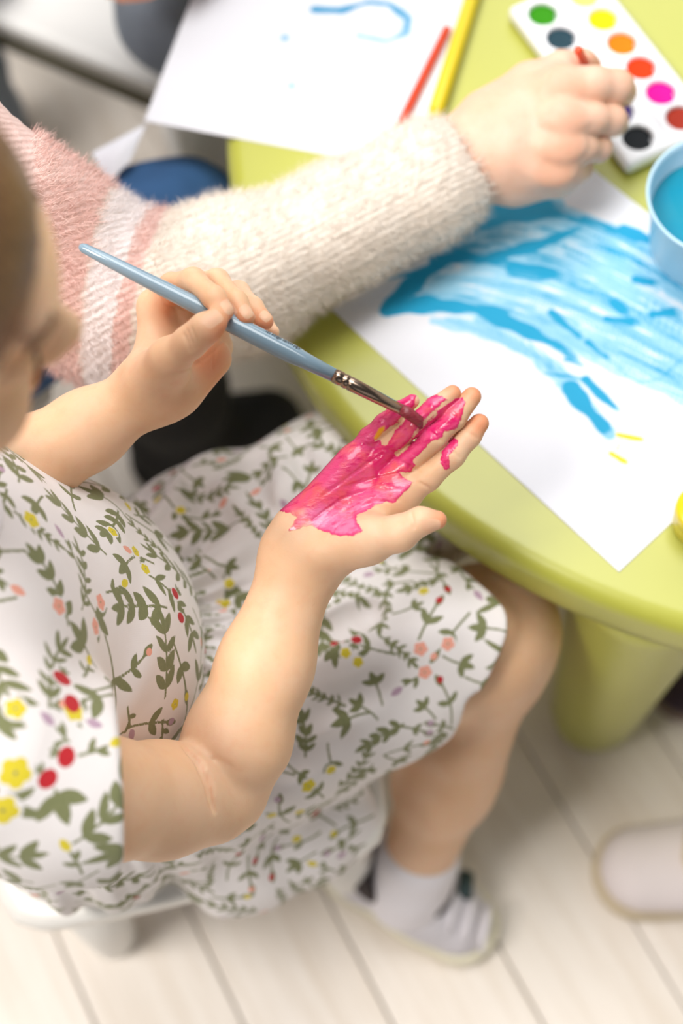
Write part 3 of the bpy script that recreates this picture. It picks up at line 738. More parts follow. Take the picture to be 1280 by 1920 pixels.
# hair
sk = ell(Hh(-.012, 0, .024), (.096, .080, .086), AXH)
bun = U(.02, ell(Hh(-.090, .0, -.005), (.035, .04, .045), AXH))
hair = U(.02, sk, bun)
cut = half(Hh(.058, 0, .02), nrm(hf*.9-hu*.55))
hair = Sub(.01, hair, Leaf(lambda P: -dot3(P-Hh(.069, 0, .018), nrm(hf*.86-hu*.5))))
hair = Sub(.006, hair, ell(Hh(.045, 0, -.078), (.075, .10, .07), AXH))
def strands(P):
    q = P-HC; a = np.arctan2(q@hr, q@hu); return .0005*np.sin(a*60+2*np.sin((q@hf)*20))+.0003*np.sin(a*137+(q@hf)*30)
V, Q = mesh_sdf(Disp(hair, strands), .0024, HC-.16, HC+.16)
n = NT('brown_hair', .42); v = n.n('ShaderNodeMapping', {'Vector': n.pos(), 'Scale': (60, 420, 170)})
n.color(n.mix(n.step(n.noise(1, 4, v), .35, .7), srgb(98, 62, 36), srgb(132, 92, 56))); n.bump(n.noise(1.5, 4, v), .4, .001); M_HAIR = n.m
hobj = mk('hair', V, Q, M_HAIR, girl)
# braid hanging behind the near shoulder
bp = [Hh(-.105, .0, -.03), G(-.16, .03, .76), G(-.18, .09, .68), G(-.175, .13, .60), G(-.155, .160, .545)]
V = []; F = []
path = []
for a_, b_ in zip(bp, bp[1:]):
    for t in np.linspace(0, 1, 12, endpoint=False): path.append(a_+(b_-a_)*t)
path.append(bp[-1]); path = np.array(path); m = len(path)
rad = np.linspace(.020, .008, m)*(1+.18*np.abs(np.sin(np.arange(m)*1.1)))
V, F = tube(path, rad, 18); mk('braid', V, F, M_HAIR, girl)
V, F = tube([path[-4], path[-3]], [.013, .013], 16); mk('hair_tie', V, F, plain('tie', srgb(150, 120, 110), .6), girl)
tuft = []; TF = []
for k in range(120):
    a = path[-1]+rng.normal(0, .003, 3); d = nrm(path[-1]-path[-6])+rng.normal(0, .25, 3); b = a+d*rng.uniform(.02, .035); s_ = np.cross(d, [0, 0, 1])*.0004
    o_ = len(tuft); tuft += [a-s_, a+s_, b]; TF.append((o_, o_+1, o_+2))
t = mk('braid_tuft', tuft, TF, plain('tuft_hair', srgb(150, 84, 30), .5), girl); t['kind'] = 'stuff'
# ------------------------------------------------------------------ floral dress
AXG = (gf, gr, up)
sleeve_c = at(196, 1540, .775); sh_r = G(-.05, .105, .650)
sl_ax = nrm(at(300, 1500, .815)-sh_r)
def sleeve(sh, hem, ax, r0, r1, armr):
    p = U(.03, cone(sh, hem+ax*.05, r0, r1), ell((sh*.45+hem*.55), (.058, .050, .050), (ax, nrm(np.cross(ax, up)), nrm(np.cross(np.cross(ax, up), ax)))))
    p = Sub(.003, p, half_rev(hem, ax))
    return Sub(.002, p, cone(hem-ax*.022, hem+ax*.09, armr, armr+.012))
def half_rev(p, n):
    p = np.asarray(p, float); n = nrm(n); return Leaf(lambda P: -dot3(P-p, n))
chest = U(.05, ell(G(-.040, 0, .575), (.078, .108, .125), AXG), ell(G(-.005, 0, .505), (.085, .105, .085), AXG), cone(G(-.05, -.085, .648), G(-.05, .085, .648), .040, .040))
hole = lambda r: cone(G(-.040, 0, .62), Hh(-.022, 0, -.075), .040+r, .046+r)
chest0 = chest; big = hole(.0065)
chest = Sub(.003, chest0, hole(0))
band = Sub(.001, Sub(.001, Disp(chest0, lambda P: -.0012), hole(-.001)), Leaf(lambda P: -big.fn(P)))
sl_r = sleeve(sh_r, at(212, 1535, .775), nrm(CX+.04*CU+.25*FWD), .050, .040, .0395)
sl_l = sleeve(G(-.05, -.105, .648), G(-.06, -.135, .565), nrm(G(-.06, -.14, .5)-G(-.05, -.105, .65)), .046, .042, .036)
bodice = U(.010, chest, sl_r, sl_l)
def gather(P):
    q = P-G(0, 0, .47); a = np.arctan2(q@gr, q@gf); z = P[:, 2]
    w_ = np.exp(-((z-.455)/.030)**2)
    f_ = np.exp(-((z-.56)/.06)**2)*.0012*np.sin((P@gr)*70+(P@gf)*40+2*np.sin(z*60))
    return w_*(.0036*np.sin(a*38+3*np.sin(a*5))+.0014*np.sin(a*71+z*160))+f_
bodice = Disp(bodice, gather)
# skirt over both thighs
kd = nrm(KR-HR); kdl = nrm(KL-HL)
hemr = HR+kd*(np.linalg.norm(KR-HR)-.035); heml = HL+kdl*(np.linalg.norm(KL-HL)+.02)
side = nrm(np.cross(kd, up))
skr = U(.03, cone(G(-.02, .05, .385), hemr+kd*.06+up*.002, .088, .066), cone(G(-.05, .065, .350), hemr-kd*.04-up*.045, .072, .050),
        cone(G(-.05, .075, .325), G(.05, .095, .315), .045, .043), cone(G(.025, .130, .285), G(.105, .134, .275), .046, .040))
skr = Sub(.004, skr, half_rev(hemr-kd*.020, nrm(kd-.62*up)))
skr = Sub(.003, skr, cone(hemr-kd*.035, hemr+kd*.2, .057, .062))
skl = U(.03, cone(G(-.02, -.042, .38), heml+kdl*.05, .084, .068), cone(G(-.02, -.06, .35), heml-up*.05, .080, .052))
skl = Sub(.004, skl, half_rev(heml+kdl*.02, kdl))
skl = Sub(.003, skl, cone(heml-kdl*.03, heml+kdl*.2, .06, .066))
waist = ell(G(-.02, 0, .43), (.098, .112, .075), AXG)
skirt = U(.024, U(.014, skr, skl), waist)
skirt = Sub(.004, skirt, Leaf(lambda P: P[:, 2]-(.232+.054/(1+np.exp(((P-GO)@gf-.005)*160)))))
def deep(L, r, sk): 
    out = []
    for l in L:
        q = []
        for (x, y) in l:
            d = hit(skirt, x, y, .90, 1.16)
            if d is not None: q.append(at(x, y, d+r*sk))
        out += [cone(a, b, r*(.5+.5*math.sin(PI*(i+.3)/max(1, len(q)))), r*(.5+.5*math.sin(PI*(i+1.3)/max(1, len(q))))) for i, (a, b) in enumerate(zip(q, q[1:]))]
    return U(0, *out)
skirt = Sub(.005, skirt, deep([[(548, 1262), (580, 1222), (620, 1188), (660, 1160), (690, 1144)]], .014, .12))
skirt = Sub(.012, skirt, deep([[(470, 850), (480, 905), (500, 950)], [(560, 842), (575, 880), (600, 905)], [(330, 845), (352, 900), (400, 960)], [(640, 1400), (560, 1430), (500, 1480)], [(700, 1290), (620, 1330), (560, 1380)]], .010, -.25))
def folds(P):
    q = P-G(-.02, 0, .44); a = np.arctan2(q@gr, q@gf); r_ = np.hypot(q@gr, q@gf)
    t = np.clip((r_-.07)/.2, 0, 1)
    f = .0052*np.sin(a*13+2.2*np.sin(a*3)+5*t)*(.35+.65*t)+.0026*np.sin(a*29+6*t+P[:, 2]*30)*(1-.5*t)
    g2 = np.exp(-((r_-.10)/.035)**2)*.0026*np.sin(a*58+2*np.sin(a*7))
    return f*.8+g2+.0012*np.sin((P@gf)*80+(P@gr)*55)
skirt = Disp(skirt, folds)
dress = U(.007, bodice, skirt)
V, Q = mesh_sdf(dress, .00145, (-.50, .05, .25), (.20, .66, .74), smooth=1)
N = vnormals(V, Q)
# keep the cloth a thin surface where nothing can look inside: drop the parts buried in the body core
core = ell(G(-.03, 0, .44), (.05, .06, .12), AXG).fn(V) < 0
if core.any(): V, Q = keep_faces(V, Q, ~core[Q].any(1)); N = vnormals(V, Q)
print('dress verts', len(V))
dl = {k: np.full(len(V), .01, np.float32) for k in ('leaf', 'red', 'yellow', 'pink', 'lilac')}
def leafd(u, v, c, ang, L, Wd):
    ca, sa = math.cos(ang), math.sin(ang); x = (u-c[0])*ca+(v-c[1])*sa; y = -(u-c[0])*sa+(v-c[1])*ca
    x = x/L*2-1                                   # from base 0 to tip L
    h = Wd*(1-np.clip(np.abs(x), 0, 1.0)**2.2)*(1-.18*x)
    d = np.abs(y)-h; return np.where(np.abs(x) > 1, np.hypot((np.abs(x)-1)*L/2, y), d*.8)
def stamp(i0, kind, size, ang, r, force=False):
    """print one motif on the cloth around p (tangent plane there)"""
    p, n_ = V[i0], N[i0]; m = near(i0)
    q = V[m]-p; m = m[(np.abs(q@n_) < .030) & ((N[m]@n_) > .1)]; q = V[m]-p; new = {}
    t1 = nrm(np.cross(n_, [.3, .2, .9])); t2 = np.cross(n_, t1); u = q@t1; v = q@t2
    c, s = math.cos(ang), math.sin(ang); u, v = u*c+v*s, -u*s+v*c
    def put(k, d): new[k] = np.minimum(new[k], d) if k in new else d
    if kind in ('sprig', 'fern', 'twig'):
        L = size*1.7; x0 = -L/2; cur = r.uniform(-9, 9)
        yc = lambda x: cur*(x*x-(L/2)**2*.35)
        put('leaf', np.where(np.abs(u) < L/2, np.abs(v-yc(u))-.00085, .01))
        n_l = {'sprig': 4, 'fern': 5, 'twig': 3}[kind]
        for i in range(n_l):
            x = x0+L*(i+.6)/n_l; slope = 2*cur*x; b = math.atan(slope)
            ll = {'sprig': .0105, 'fern': .0075, 'twig': .0105}[kind]*size/.018*r.uniform(.8, 1.2); ww = {'sprig': .0021, 'fern': .0012, 'twig': .0020}[kind]*size/.018*r.uniform(.8, 1.25)
            for sg in (1, -1):
                if kind == 'twig' and (i+sg) % 2: continue
                put('leaf', leafd(u, v, (x, yc(x)), b+sg*r.uniform(.55, .95), ll, ww))
        put('leaf', leafd(u, v, (L/2-.002, yc(L/2)), math.atan(cur*L), .012, .0023 if kind != 'fern' else .0013))
        if kind == 'twig': put(r.choice(['pink', 'lilac', 'red', 'yellow', 'pink']), np.hypot(u-L/2-.004, (v-yc(L/2))*1.2)-.0028)
    elif kind == 'pair':
        for a_, l_ in ((0, .011), (.9, .010), (-.95, .010)): put('leaf', leafd(u, v, (.001, 0), a_, l_*size/.018, .0022*size/.018))
        put('leaf', np.where((u < .002) & (u > -.014), np.abs(v-9*u*u)-.00085, .01))
    elif kind in ('yellow', 'pink'):
        rr = np.hypot(u, v); a = np.arctan2(v, u); put(kind, np.min([np.hypot(u-size*.24*math.cos(t), v-size*.24*math.sin(t)) for t in (0, 1.2566, 2.5133, 3.7699, 5.0265)], axis=0)-size*.185)
        dl['leaf'][m] = np.maximum(dl['leaf'][m], -(rr-size*.5)*.8); force = True; put('leaf', rr-size*.075)
    elif kind == 'red':
        rr = np.hypot(u*1.05, v*.9); put('red', rr-size*.38); dl['leaf'][m] = np.maximum(dl['leaf'][m], -(rr-size*.5)); force = True
        for k in range(3): put('leaf', leafd(u, v, (-size*.34, 0), PI+(k-1)*.7, .006, .001))
    elif kind == 'bud':
        put(r.choice(['yellow', 'pink', 'lilac']), leafd(u, v, (0, 0), 0, .010, .0024)); put('leaf', np.where((u < 0) & (u > -.02), np.abs(v-6*u*u)-.00085, .01)); put('leaf', leafd(u, v, (-.012, .001), .7, .009, .0017)); put('leaf', leafd(u, v, (-.008, .001), -.7, .009, .0017))
    if not force:
        a_ = np.min([d for d in new.values()], axis=0) < .0006
        if not a_.any() or (a_ & (np.min([dl[k][m] for k in dl], axis=0) < .0008)).sum() > .09*a_.sum(): return
    for k, d in new.items(): dl[k][m] = np.minimum(dl[k][m], d)
r = np.random.default_rng(12)
vis = np.where((N@(-FWD)) > -.15)[0]
GB = .032; gk = np.floor(V/GB).astype(int); gk -= gk.min(0)-1; gdim = gk.max(0)+2
gid = (gk[:, 0]*gdim[1]+gk[:, 1])*gdim[2]+gk[:, 2]; gs = np.argsort(gid, kind='stable'); gsid = gid[gs]
nbo = np.array([(a*gdim[1]+b)*gdim[2]+c for a in (-1, 0, 1) for b in (-1, 0, 1) for c in (-1, 0, 1)])
def near(i):
    c = gid[i]+nbo; l = np.searchsorted(gsid, c); h_ = np.searchsorted(gsid, c+1)
    return np.concatenate([gs[a:b] for a, b in zip(l, h_)])
for t_ in range(4600):
    i = vis[r.integers(len(vis))]
    if dl['leaf'][i] < .0015: continue
    stamp(i, r.choice(['sprig', 'sprig', 'fern', 'fern', 'twig', 'twig', 'bud', 'pair', 'pair'] if t_ < 2200 else ['pair', 'bud', 'twig', 'fern']), r.uniform(.022, .032)*(1 if t_ < 1700 else .75)*(.74 if V[i][2] < .47 else 1), r.uniform(0, 2*PI), r)
# the flowers where the photograph shows them
bx, by, bd_ = pj(V); fr = np.where((N@(-FWD)) > .05)[0]
def surf(x, y):
    d = np.hypot(bx[fr]-x, by[fr]-y); m = fr[d < 9]
    return None if not len(m) else m[np.argmin(bd_[m])]
for k, s_, L in (('red', .0125, [(120, 1264), (133, 1420), (98, 1462), (140, 1312)]), ('red', .009, [(337, 1112), (347, 1155), (288, 908), (672, 1192), (598, 1530), (320, 878)]),
              ('yellow', .019, [(36, 1450), (12, 1525)]), ('yellow', .013, [(32, 1322), (146, 1330), (585, 1480), (66, 970)]),
              ('yellow', .009, [(280, 1062), (262, 1030), (218, 992), (340, 948), (290, 930), (678, 1240), (650, 1216), (565, 1530), (560, 1580), (515, 1535), (792, 1100), (437, 1098), (430, 1128), (335, 1325), (626, 1450)]),
              ('pink', .012, [(188, 1175), (196, 1125), (118, 1133), (797, 1216), (803, 1266), (848, 1206)])):
    for x, y in L:
        i = surf(x, y)
        if i is not None: stamp(i, k, s_, r.uniform(0, 6), r, True)
n = NT('floral_cotton', .78, Sheen_Weight=.15)
c = n.mix(n.noise(60, 3), srgb(236, 230, 230), srgb(243, 239, 240))
e = n.math('MULTIPLY', n.math('SUBTRACT', n.noise(900, 2), .5), .0006)
for k, col, c2 in (('leaf', (136, 139, 98), (114, 120, 78)), ('lilac', (200, 170, 190), (180, 150, 175)), ('pink', (246, 178, 158), (238, 160, 140)), ('yellow', (232, 214, 50), (214, 196, 40)), ('red', (206, 34, 44), (176, 20, 36))):
    c = n.mix(n.step(n.math('ADD', n.attr(k), e), .0003, -.0003), c, n.mix(n.noise(500, 3), srgb(*col), srgb(*c2)))
n.color(c)
wv = n.n('ShaderNodeTexWave', {'Vector': n.pos(), 'Scale': 420, 'Distortion': 2.0}, wave_type='BANDS', bands_direction='DIAGONAL', out=1)
n.bump(n.math('ADD', wv, n.noise(300, 3)), .05, .0003)
dr = mk('dress', V, Q, n.m, girl, dl)
V, Q = mesh_sdf(band, .0015, G(-.04, 0, .67)-.11, G(-.04, 0, .67)+.11)
mk('neck_binding', V, Q, plain('white_cotton', srgb(240, 236, 240), .8), dr)

# ------------------------------------------------------------------ socks and shoes
M_SOCK = plain('white_knit', srgb(240, 236, 242), .9, .03, 300)
M_UP = plain('pale_grey_mesh', srgb(216, 212, 218), .8, .06, 250); M_SOLE = plain('cream_rubber', srgb(236, 230, 206), .6); M_DK = plain('dark_lining', srgb(70, 62, 62), .9)
M_PAT = plain('grey_leather', srgb(150, 150, 160), .5)
def foot(A_, fd, K):
    s = nrm(A_-K); sd = nrm(np.cross(fd, up)); g0 = np.array([A_[0], A_[1], 0])-fd*.012
    P = lambda a, b, z: g0+fd*a+sd*b+up*z
    V, Q = mesh_sdf(U(.012, cone(A_-s*.035, A_+s*.02, .0365, .034), cone(A_+s*.0, P(.034, 0, .040), .034, .028)), .003, A_-.11, A_+.11); mk('sock', V, Q, M_SOCK, girl)
    ax = (fd, sd, up)
    sh = U(.02, cone(P(-.040, 0, .038), P(.03, 0, .040), .034, .034, up, .95), cone(P(.03, 0, .042), P(.062, .004, .030), .036, .031, up, .85), cone(P(-.03, 0, .03), P(-.022, 0, .07), .031, .029))
    sh = Sub(.006, sh, cone(P(-.005, 0, .062), P(.0, 0, .14), .029, .034))
    sh = Sub(.003, sh, Leaf(lambda X: X[:, 2]-.016))
    V, Q = mesh_sdf(sh, .0025, g0-.16, g0+.18); so = mk('shoe', V, Q, M_UP, girl)
    sl = U(.02, cone(P(-.042, 0, .012), P(.03, 0, .012), .039, .037), cone(P(.03, 0, .012), P(.066, .004, .012), .037, .036))
    sl = Sub(.003, sl, Leaf(lambda X: np.maximum(X[:, 2]-.024, .001-X[:, 2])*-1))
    V, Q = mesh_sdf(sl, .0025, g0-.17, g0+.19); mk('sole', V, Q, M_SOLE, so)
    V, Q = mesh_sdf(Sub(.002, cone(P(-.012, 0, .077), P(.022, 0, .068), .034, .031), cone(P(-.012, 0, .03), P(.02, 0, .13), .0295, .031)), .002, g0-.1, g0+.16)
    mk('collar', V, Q, M_DK, so)
    for k in range(4):
        a = .034+k*.016; z = .078-k*.007
        V, F = tube([P(a, -.020, z-.010), P(a+.004, -.008, z-.001), P(a+.008, .008, z-.001), P(a+.012, .020, z-.010)], .0024, 8); mk('lace', V, F, M_SOCK, so)
    V, F = tube([P(.052, -.030, .058), P(.060, -.012, .068)], [.008, .007], 10); mk('patch', V, F, plain('dark_teal_patch', srgb(50, 70, 72), .6), so)
foot(AR, FD, KR); foot(AL, gf, KL)

# ------------------------------------------------------------------ brush in her hand
b0 = at(149, 461, .806); b1 = at(752, 768, .8005); bd = nrm(b1-b0)
Lb = np.linalg.norm(b1-b0); br = thing('paint_brush', tuple((b0+b1)/2), 'paint brush with light blue handle whose wet tip touches the pink palm', 'brush')
P_ = lambda t: b0+bd*t
q0, q1 = at(629, 704, .8016), b1
tq = (q0-b0)@bd
prof = [(0, .0012), (.001, .0022), (.003, .0029), (.02, .0036), (.06, .0047), (.10, .0054), (.135, .0056), (tq-.02, .0047), (tq, .0038)]
n = NT('blue_lacquer', .18, Coat_Weight=.5); n.color(n.mix(n.noise(40, 2), srgb(126, 152, 170), srgb(138, 162, 178)))
V, F = tube([P_(t) for t, _ in prof], [q for _, q in prof], 32); hn_ = mk('handle', V, F, n.m, br)
fp = [(tq-.001, .0040), (tq+.0015, .0042), (tq+.004, .0041), (tq+.0048, .0037), (tq+.0056, .0041), (tq+.0075, .0042), (tq+.0083, .0037), (tq+.0092, .0041), (tq+.011, .0041), ((b1-b0)@bd, .0030)]
n = NT('brown_nickel', .22, Metallic=1.0); n.color(n.mix(n.noise(60, 2), srgb(150, 128, 112), srgb(176, 156, 138)))
V, F = tube([P_(t) for t, _ in fp], [q for _, q in fp], 32); mk('ferrule', V, F, n.m, br)
tipw = at(789, 803, .8040); side_ = b1+bd*.0075
bp = [b1-bd*.001, b1+bd*.003, side_*.6+(b1+tipw)*.2, tipw]
bp = [b1-bd*.001, b1+bd*.004, (b1+bd*.010)*.55+tipw*.45+CU*.0008, tipw]
n = NT('wet_bristle', .25); v = n.n('ShaderNodeMapping', {'Vector': n.pos(), 'Rotation': (0, 0, .6), 'Scale': (200, 1500, 900)})
n.color(n.mix(n.noise(1, 3, v), srgb(92, 22, 32), srgb(168, 62, 74))); n.bump(n.noise(1, 3, v), .6, .0006)
V, F = tube(bp, [.0029, .0036, .0032, .0012], 24); mk('bristles', V, F, n.m, br)

# small dark printing on the handle (unreadable marks in the photograph)
LV = []; LF = []; rr_ = np.random.default_rng(8)
tn = nrm(np.cross(bd, FWD)); tn = tn if tn@CU > 0 else -tn
def hr_(t): return np.interp(t, [q[0] for q in prof], [q[1] for q in prof])
t = (at(500, 622, .804)-b0)@bd; te = (at(560, 658, .804)-b0)@bd; k = 0
while t < te:
    w_ = rr_.uniform(.00025, .0007); a0 = rr_.uniform(.22, .34); a1 = rr_.uniform(.68, .95); k += 1
    if k % 9 != 5:
        for j in range(3):
            o_ = len(LV)
            for (tt, aa) in ((t, a0+(a1-a0)*j/3), (t+w_, a0+(a1-a0)*j/3), (t+w_, a0+(a1-a0)*(j+1)/3), (t, a0+(a1-a0)*(j+1)/3)):
                LV.append(P_(tt)+(hr_(tt)+.00006)*(tn*math.cos(aa)-FWD*math.sin(aa)))
            LF.append((o_, o_+1, o_+2, o_+3))
    t += w_+rr_.uniform(.0002, .0005)
lt = mk('lettering', LV, LF, plain('black_print', srgb(24, 26, 34), .5), hn_); lt['kind'] = 'stuff'
# ------------------------------------------------------------------ the grown-up in the fluffy sweater
ad = thing('person', (-.34, .60, 0), 'adult in fluffy cream and pink sweater and jeans, reaching over the table', 'person')
d_ = lambda x, y, z, r: (x, y, z, r)
AS = np.array([-.335, .605, .80]); AH = np.array([-.42, .56, .40])
h_i = chain([(1045, 158, .979, 35), (1115, 160, .965, 33), (1155, 163, .971, 31), (1164, 172, .995, 26), (1128, 160, 1.012, 22)], .005)
h_m = chain([(1040, 222, .977, 33), (1112, 222, .9655, 28), (1146, 225, .974, 27), (1150, 228, 1.0, 25), (1110, 225, 1.015, 21)], .005)
h_r = chain([(1036, 276, .981, 31), (1096, 276, .973, 25), (1121, 278, .983, 24.5), (1122, 278, 1.004, 23), (1090, 275, 1.015, 20)], .005)
h_p = chain([(1015, 322, .991, 29), (1070, 319, .984, 22), (1088, 315, .993, 21), (1088, 310, 1.008, 19), (1062, 308, 1.016, 17)], .005)
h_t = chain([(915, 215, .992, 50), (990, 152, .985, 32), (1050, 124, .988, 25), (1092, 119, .993, 23), (1110, 124, .998, 17)], .008)
k_ = U(.012, *[chain([(880, 292, 1.0, 62), (960, y0, .985, 52), (1050, y1, dd, rr)], .01) for y0, y1, dd, rr in ((230, 168, .972, 41), (245, 222, .968, 40), (270, 274, .972, 40), (298, 320, .982, 37))])
k_ = U(.012, k_, chain([(895, 320, 1.003, 52), (965, 332, 1.0, 50), (1042, 336, .996, 36)], .01), chain([(905, 240, .99, 55), (1010, 190, .98, 45)], .01))
hand_a = U(.009, k_, U(.0006, h_i, h_m, h_r, h_p)); hand_a = U(.007, hand_a, h_t)
kn = U(.004, *[ell(at(x, y, d), (.012, .0085, .005), (CX, CU, -FWD)) for x, y, d in ((1056, 158, .9605), (1058, 220, .9565), (1052, 274, .9615), (1034, 320, .971))])
hand_a = U(.014, hand_a, kn)
hand_a = U(.012, hand_a, chain([(880, 292, 1.0, 66), (830, 330, .998, 66)], .01))
hn = np.array([-.36, .66, 1.10]); hfd = nrm(np.array([.7, .15, -.45])); hrr = nrm(np.cross(hfd, up)); huu = np.cross(hrr, hfd)
q_ = lambda a, b, c: hn+a*hfd+b*hrr+c*huu
axh = (hfd, hrr, huu)
hd = U(.02, ell(q_(-.01, 0, .02), (.098, .078, .088), axh), ell(q_(.03, 0, -.055), (.058, .058, .068), axh), cone(q_(.085, 0, -.005), q_(.108, 0, -.04), .007, .011), ell(q_(.07, 0, -.1), (.02, .024, .018), axh))
hd = Sub(.012, hd, U(.004, *[ell(q_(.092, s*.033, -.008), (.013, .016, .010), axh) for s in (1, -1)]))
hd = U(.003, hd, *[ell(q_(.074, s*.033, -.01), (.013, .013, .013), axh) for s in (1, -1)])
hd = U(.004, hd, ell(q_(.088, 0, -.072), (.008, .02, .006), axh), *[ell(q_(-.01, s*.078, -.02), (.018, .008, .03), axh) for s in (1, -1)])
hd = U(.015, hd, cone(q_(-.03, 0, -.07), np.array([-.38, .60, .86]), .05, .055))
el2 = at(262, 585, .953)
whole = U(.02, U(.012, hand_a, cone(at(872, 304, 1.0), el2, .024, .040)), cone(el2, AS, .042, .05), cone(AS, np.array([-.46, .52, .82]), .05, .05), ell(np.array([-.39, .60, .62]), (.10, .13, .24)), hd)
V, Q = mesh_sdf(whole, .0032, (-.62, .40, .36), (.28, .86, 1.32))
V, Q, T = stitch((V, Q, np.zeros((0, 3), int)), mesh_sdf(U(.012, hand_a, cone(at(872, 304, 1.0), el2, .024, .040)), .0012, at(1000, 250, 1.0)-.13, at(1000, 250, 1.0)+.13), at(815, 335, .996), at(872, 304, 1.0)-el2, whole)
px, py, dd = pj(V)
fl_shade = np.zeros(len(V))
for x, y, dd_, r_ in ((1060, 160, .957, .014), (1060, 222, .953, .013), (1054, 275, .958, .013), (1036, 320, .968, .012), (1100, 118, .985, .014), (905, 300, .985, .014)):
    fl_shade = np.maximum(fl_shade, np.clip(1.3-np.linalg.norm(V-at(x, y, dd_), axis=1)/r_, 0, .38))  # orange shading beside the knuckles is tinted into the skin
mk('body', V, (Q, T), M_ASKIN, ad, {'flush_shade': fl_shade, 'nail': np.full(len(V), .05)})
V, Q = mesh_sdf(Sub(.006, U(.03, ell(q_(-.02, 0, .03), (.108, .09, .096), axh), ell(q_(-.09, 0, -.05), (.05, .07, .09), axh)), U(.01, ell(q_(.06, 0, -.07), (.08, .10, .085), axh), ell(q_(.10, 0, -.01), (.05, .06, .05), axh))), .004, hn-.25, hn+.2)
mk('hair', V, Q, plain('dark_blond_hair', srgb(120, 88, 56), .5, .2, 80), ad)
# sweater
sw_arm = chain([(262, 585, .953, 150), (430, 527, .974, 130), (640, 425, .986, 113), (800, 342, .992, 90), (874, 302, .997, 76)], .02)
el2 = at(262, 585, .953)
sw = U(.03, sw_arm, cone(el2, AS, .052, .066), ell(np.array([-.40, .60, .60]), (.13, .17, .26)), cone(AS, np.array([-.46, .52, .82]), .06, .06), cone(np.array([-.46, .52, .82]), np.array([-.50, .46, .55]), .065, .05))
cuffp = at(868, 304, .998); cax = nrm(at(874, 302, .997)-at(800, 342, .992))
sw = Sub(.004, sw, half_rev(cuffp, cax)); sw = Sub(.003, sw, chain([(830, 330, .998, 68), (940, 270, .99, 70)], .0))
sw = Sub(.004, sw, cone(np.array([-.38, .60, .86]), np.array([-.375, .62, .98]), .058, .07))
rib_d = nrm(np.cross(cax, FWD))
def knit(P):
    return .0012*np.sin((P@rib_d)*900)+.003*np.sin((P@CX)*38+(P@CU)*22)+.0022*np.sin((P@CX)*25-(P@CU)*70)
V, Q = mesh_sdf(Disp(sw, knit), .0032, (-.66, .22, .33), (.16, .90, .94))
N = vnormals(V, Q)
s_dir = nrm(.98*CX-.2*CU); s_ = (V-at(233, 557, .905))@s_dir
def sweat(fuzz=False):
    n = NT('fluffy_wool_fibre' if fuzz else 'fluffy_wool', .95, Sheen_Weight=.4)
    s = n.math('ADD', n.attr('stripe'), n.math('MULTIPLY', n.math('SUBTRACT', n.noise(120, 3), .5), .008))
    pink = n.math('MAXIMUM', n.step(s, -.018, -.022), n.math('MULTIPLY', n.step(s, -.001, .001), n.step(s, .0115, .0085)))
    c = n.mix(n.noise(200, 3), srgb(226, 213, 199), srgb(236, 228, 219))
    c = n.mix(n.math('MULTIPLY', n.step(s, -.022, -.016), n.step(s, .001, -.001)), c, srgb(240, 232, 232))
    c = n.mix(pink, c, n.mix(n.noise(150, 4), srgb(224, 180, 172), srgb(238, 208, 200))); n.color(c)
    if not fuzz:
        rw = n.math('SINE', n.math('ADD', n.math('MULTIPLY', n.attr('rib'), 1450.0), n.math('MULTIPLY', n.noise(70, 3), 6.0)))
        n.bump(n.math('ADD', n.math('MULTIPLY', rw, .4), n.noise(350, 4)), .45, .0012)
    return n.m
swo = mk('sweater', V, Q, sweat(), ad, {'stripe': s_, 'rib': V@rib_d})
vis = np.where((N@(-FWD) > -.35) & (pj(V)[0] > 60) & (pj(V)[0] < 960))[0]
NF = 38000
idx = vis[rng.integers(0, len(vis), NF)]
p0 = V[idx]+rng.normal(0, .0012, (NF, 3)); dirn = N[idx]+rng.normal(0, .42, (NF, 3))+cax*.5; dirn /= np.linalg.norm(dirn, axis=1)[:, None]
ln = rng.uniform(.0025, .0075, NF)[:, None]; bend = rng.normal(0, .0016, (NF, 3)); sd = np.cross(dirn, rng.normal(0, 1, (NF, 3))); sd = sd/np.linalg.norm(sd, axis=1)[:, None]*.00013
m1 = p0+dirn*ln*.55; tp = p0+dirn*ln+bend
FV = np.stack([p0-sd, p0+sd, m1+sd*.8, m1-sd*.8, tp+sd*.15, tp-sd*.15], 1).reshape(-1, 3)
b_ = np.arange(NF)[:, None]*6
FQ = np.concatenate([b_+np.array([0, 1, 2, 3]), b_+np.array([3, 2, 4, 5])])
fz = mk('fuzz', FV, FQ, sweat(True), swo, {'stripe': np.repeat(s_[idx], 6)}); fz['kind'] = 'stuff'
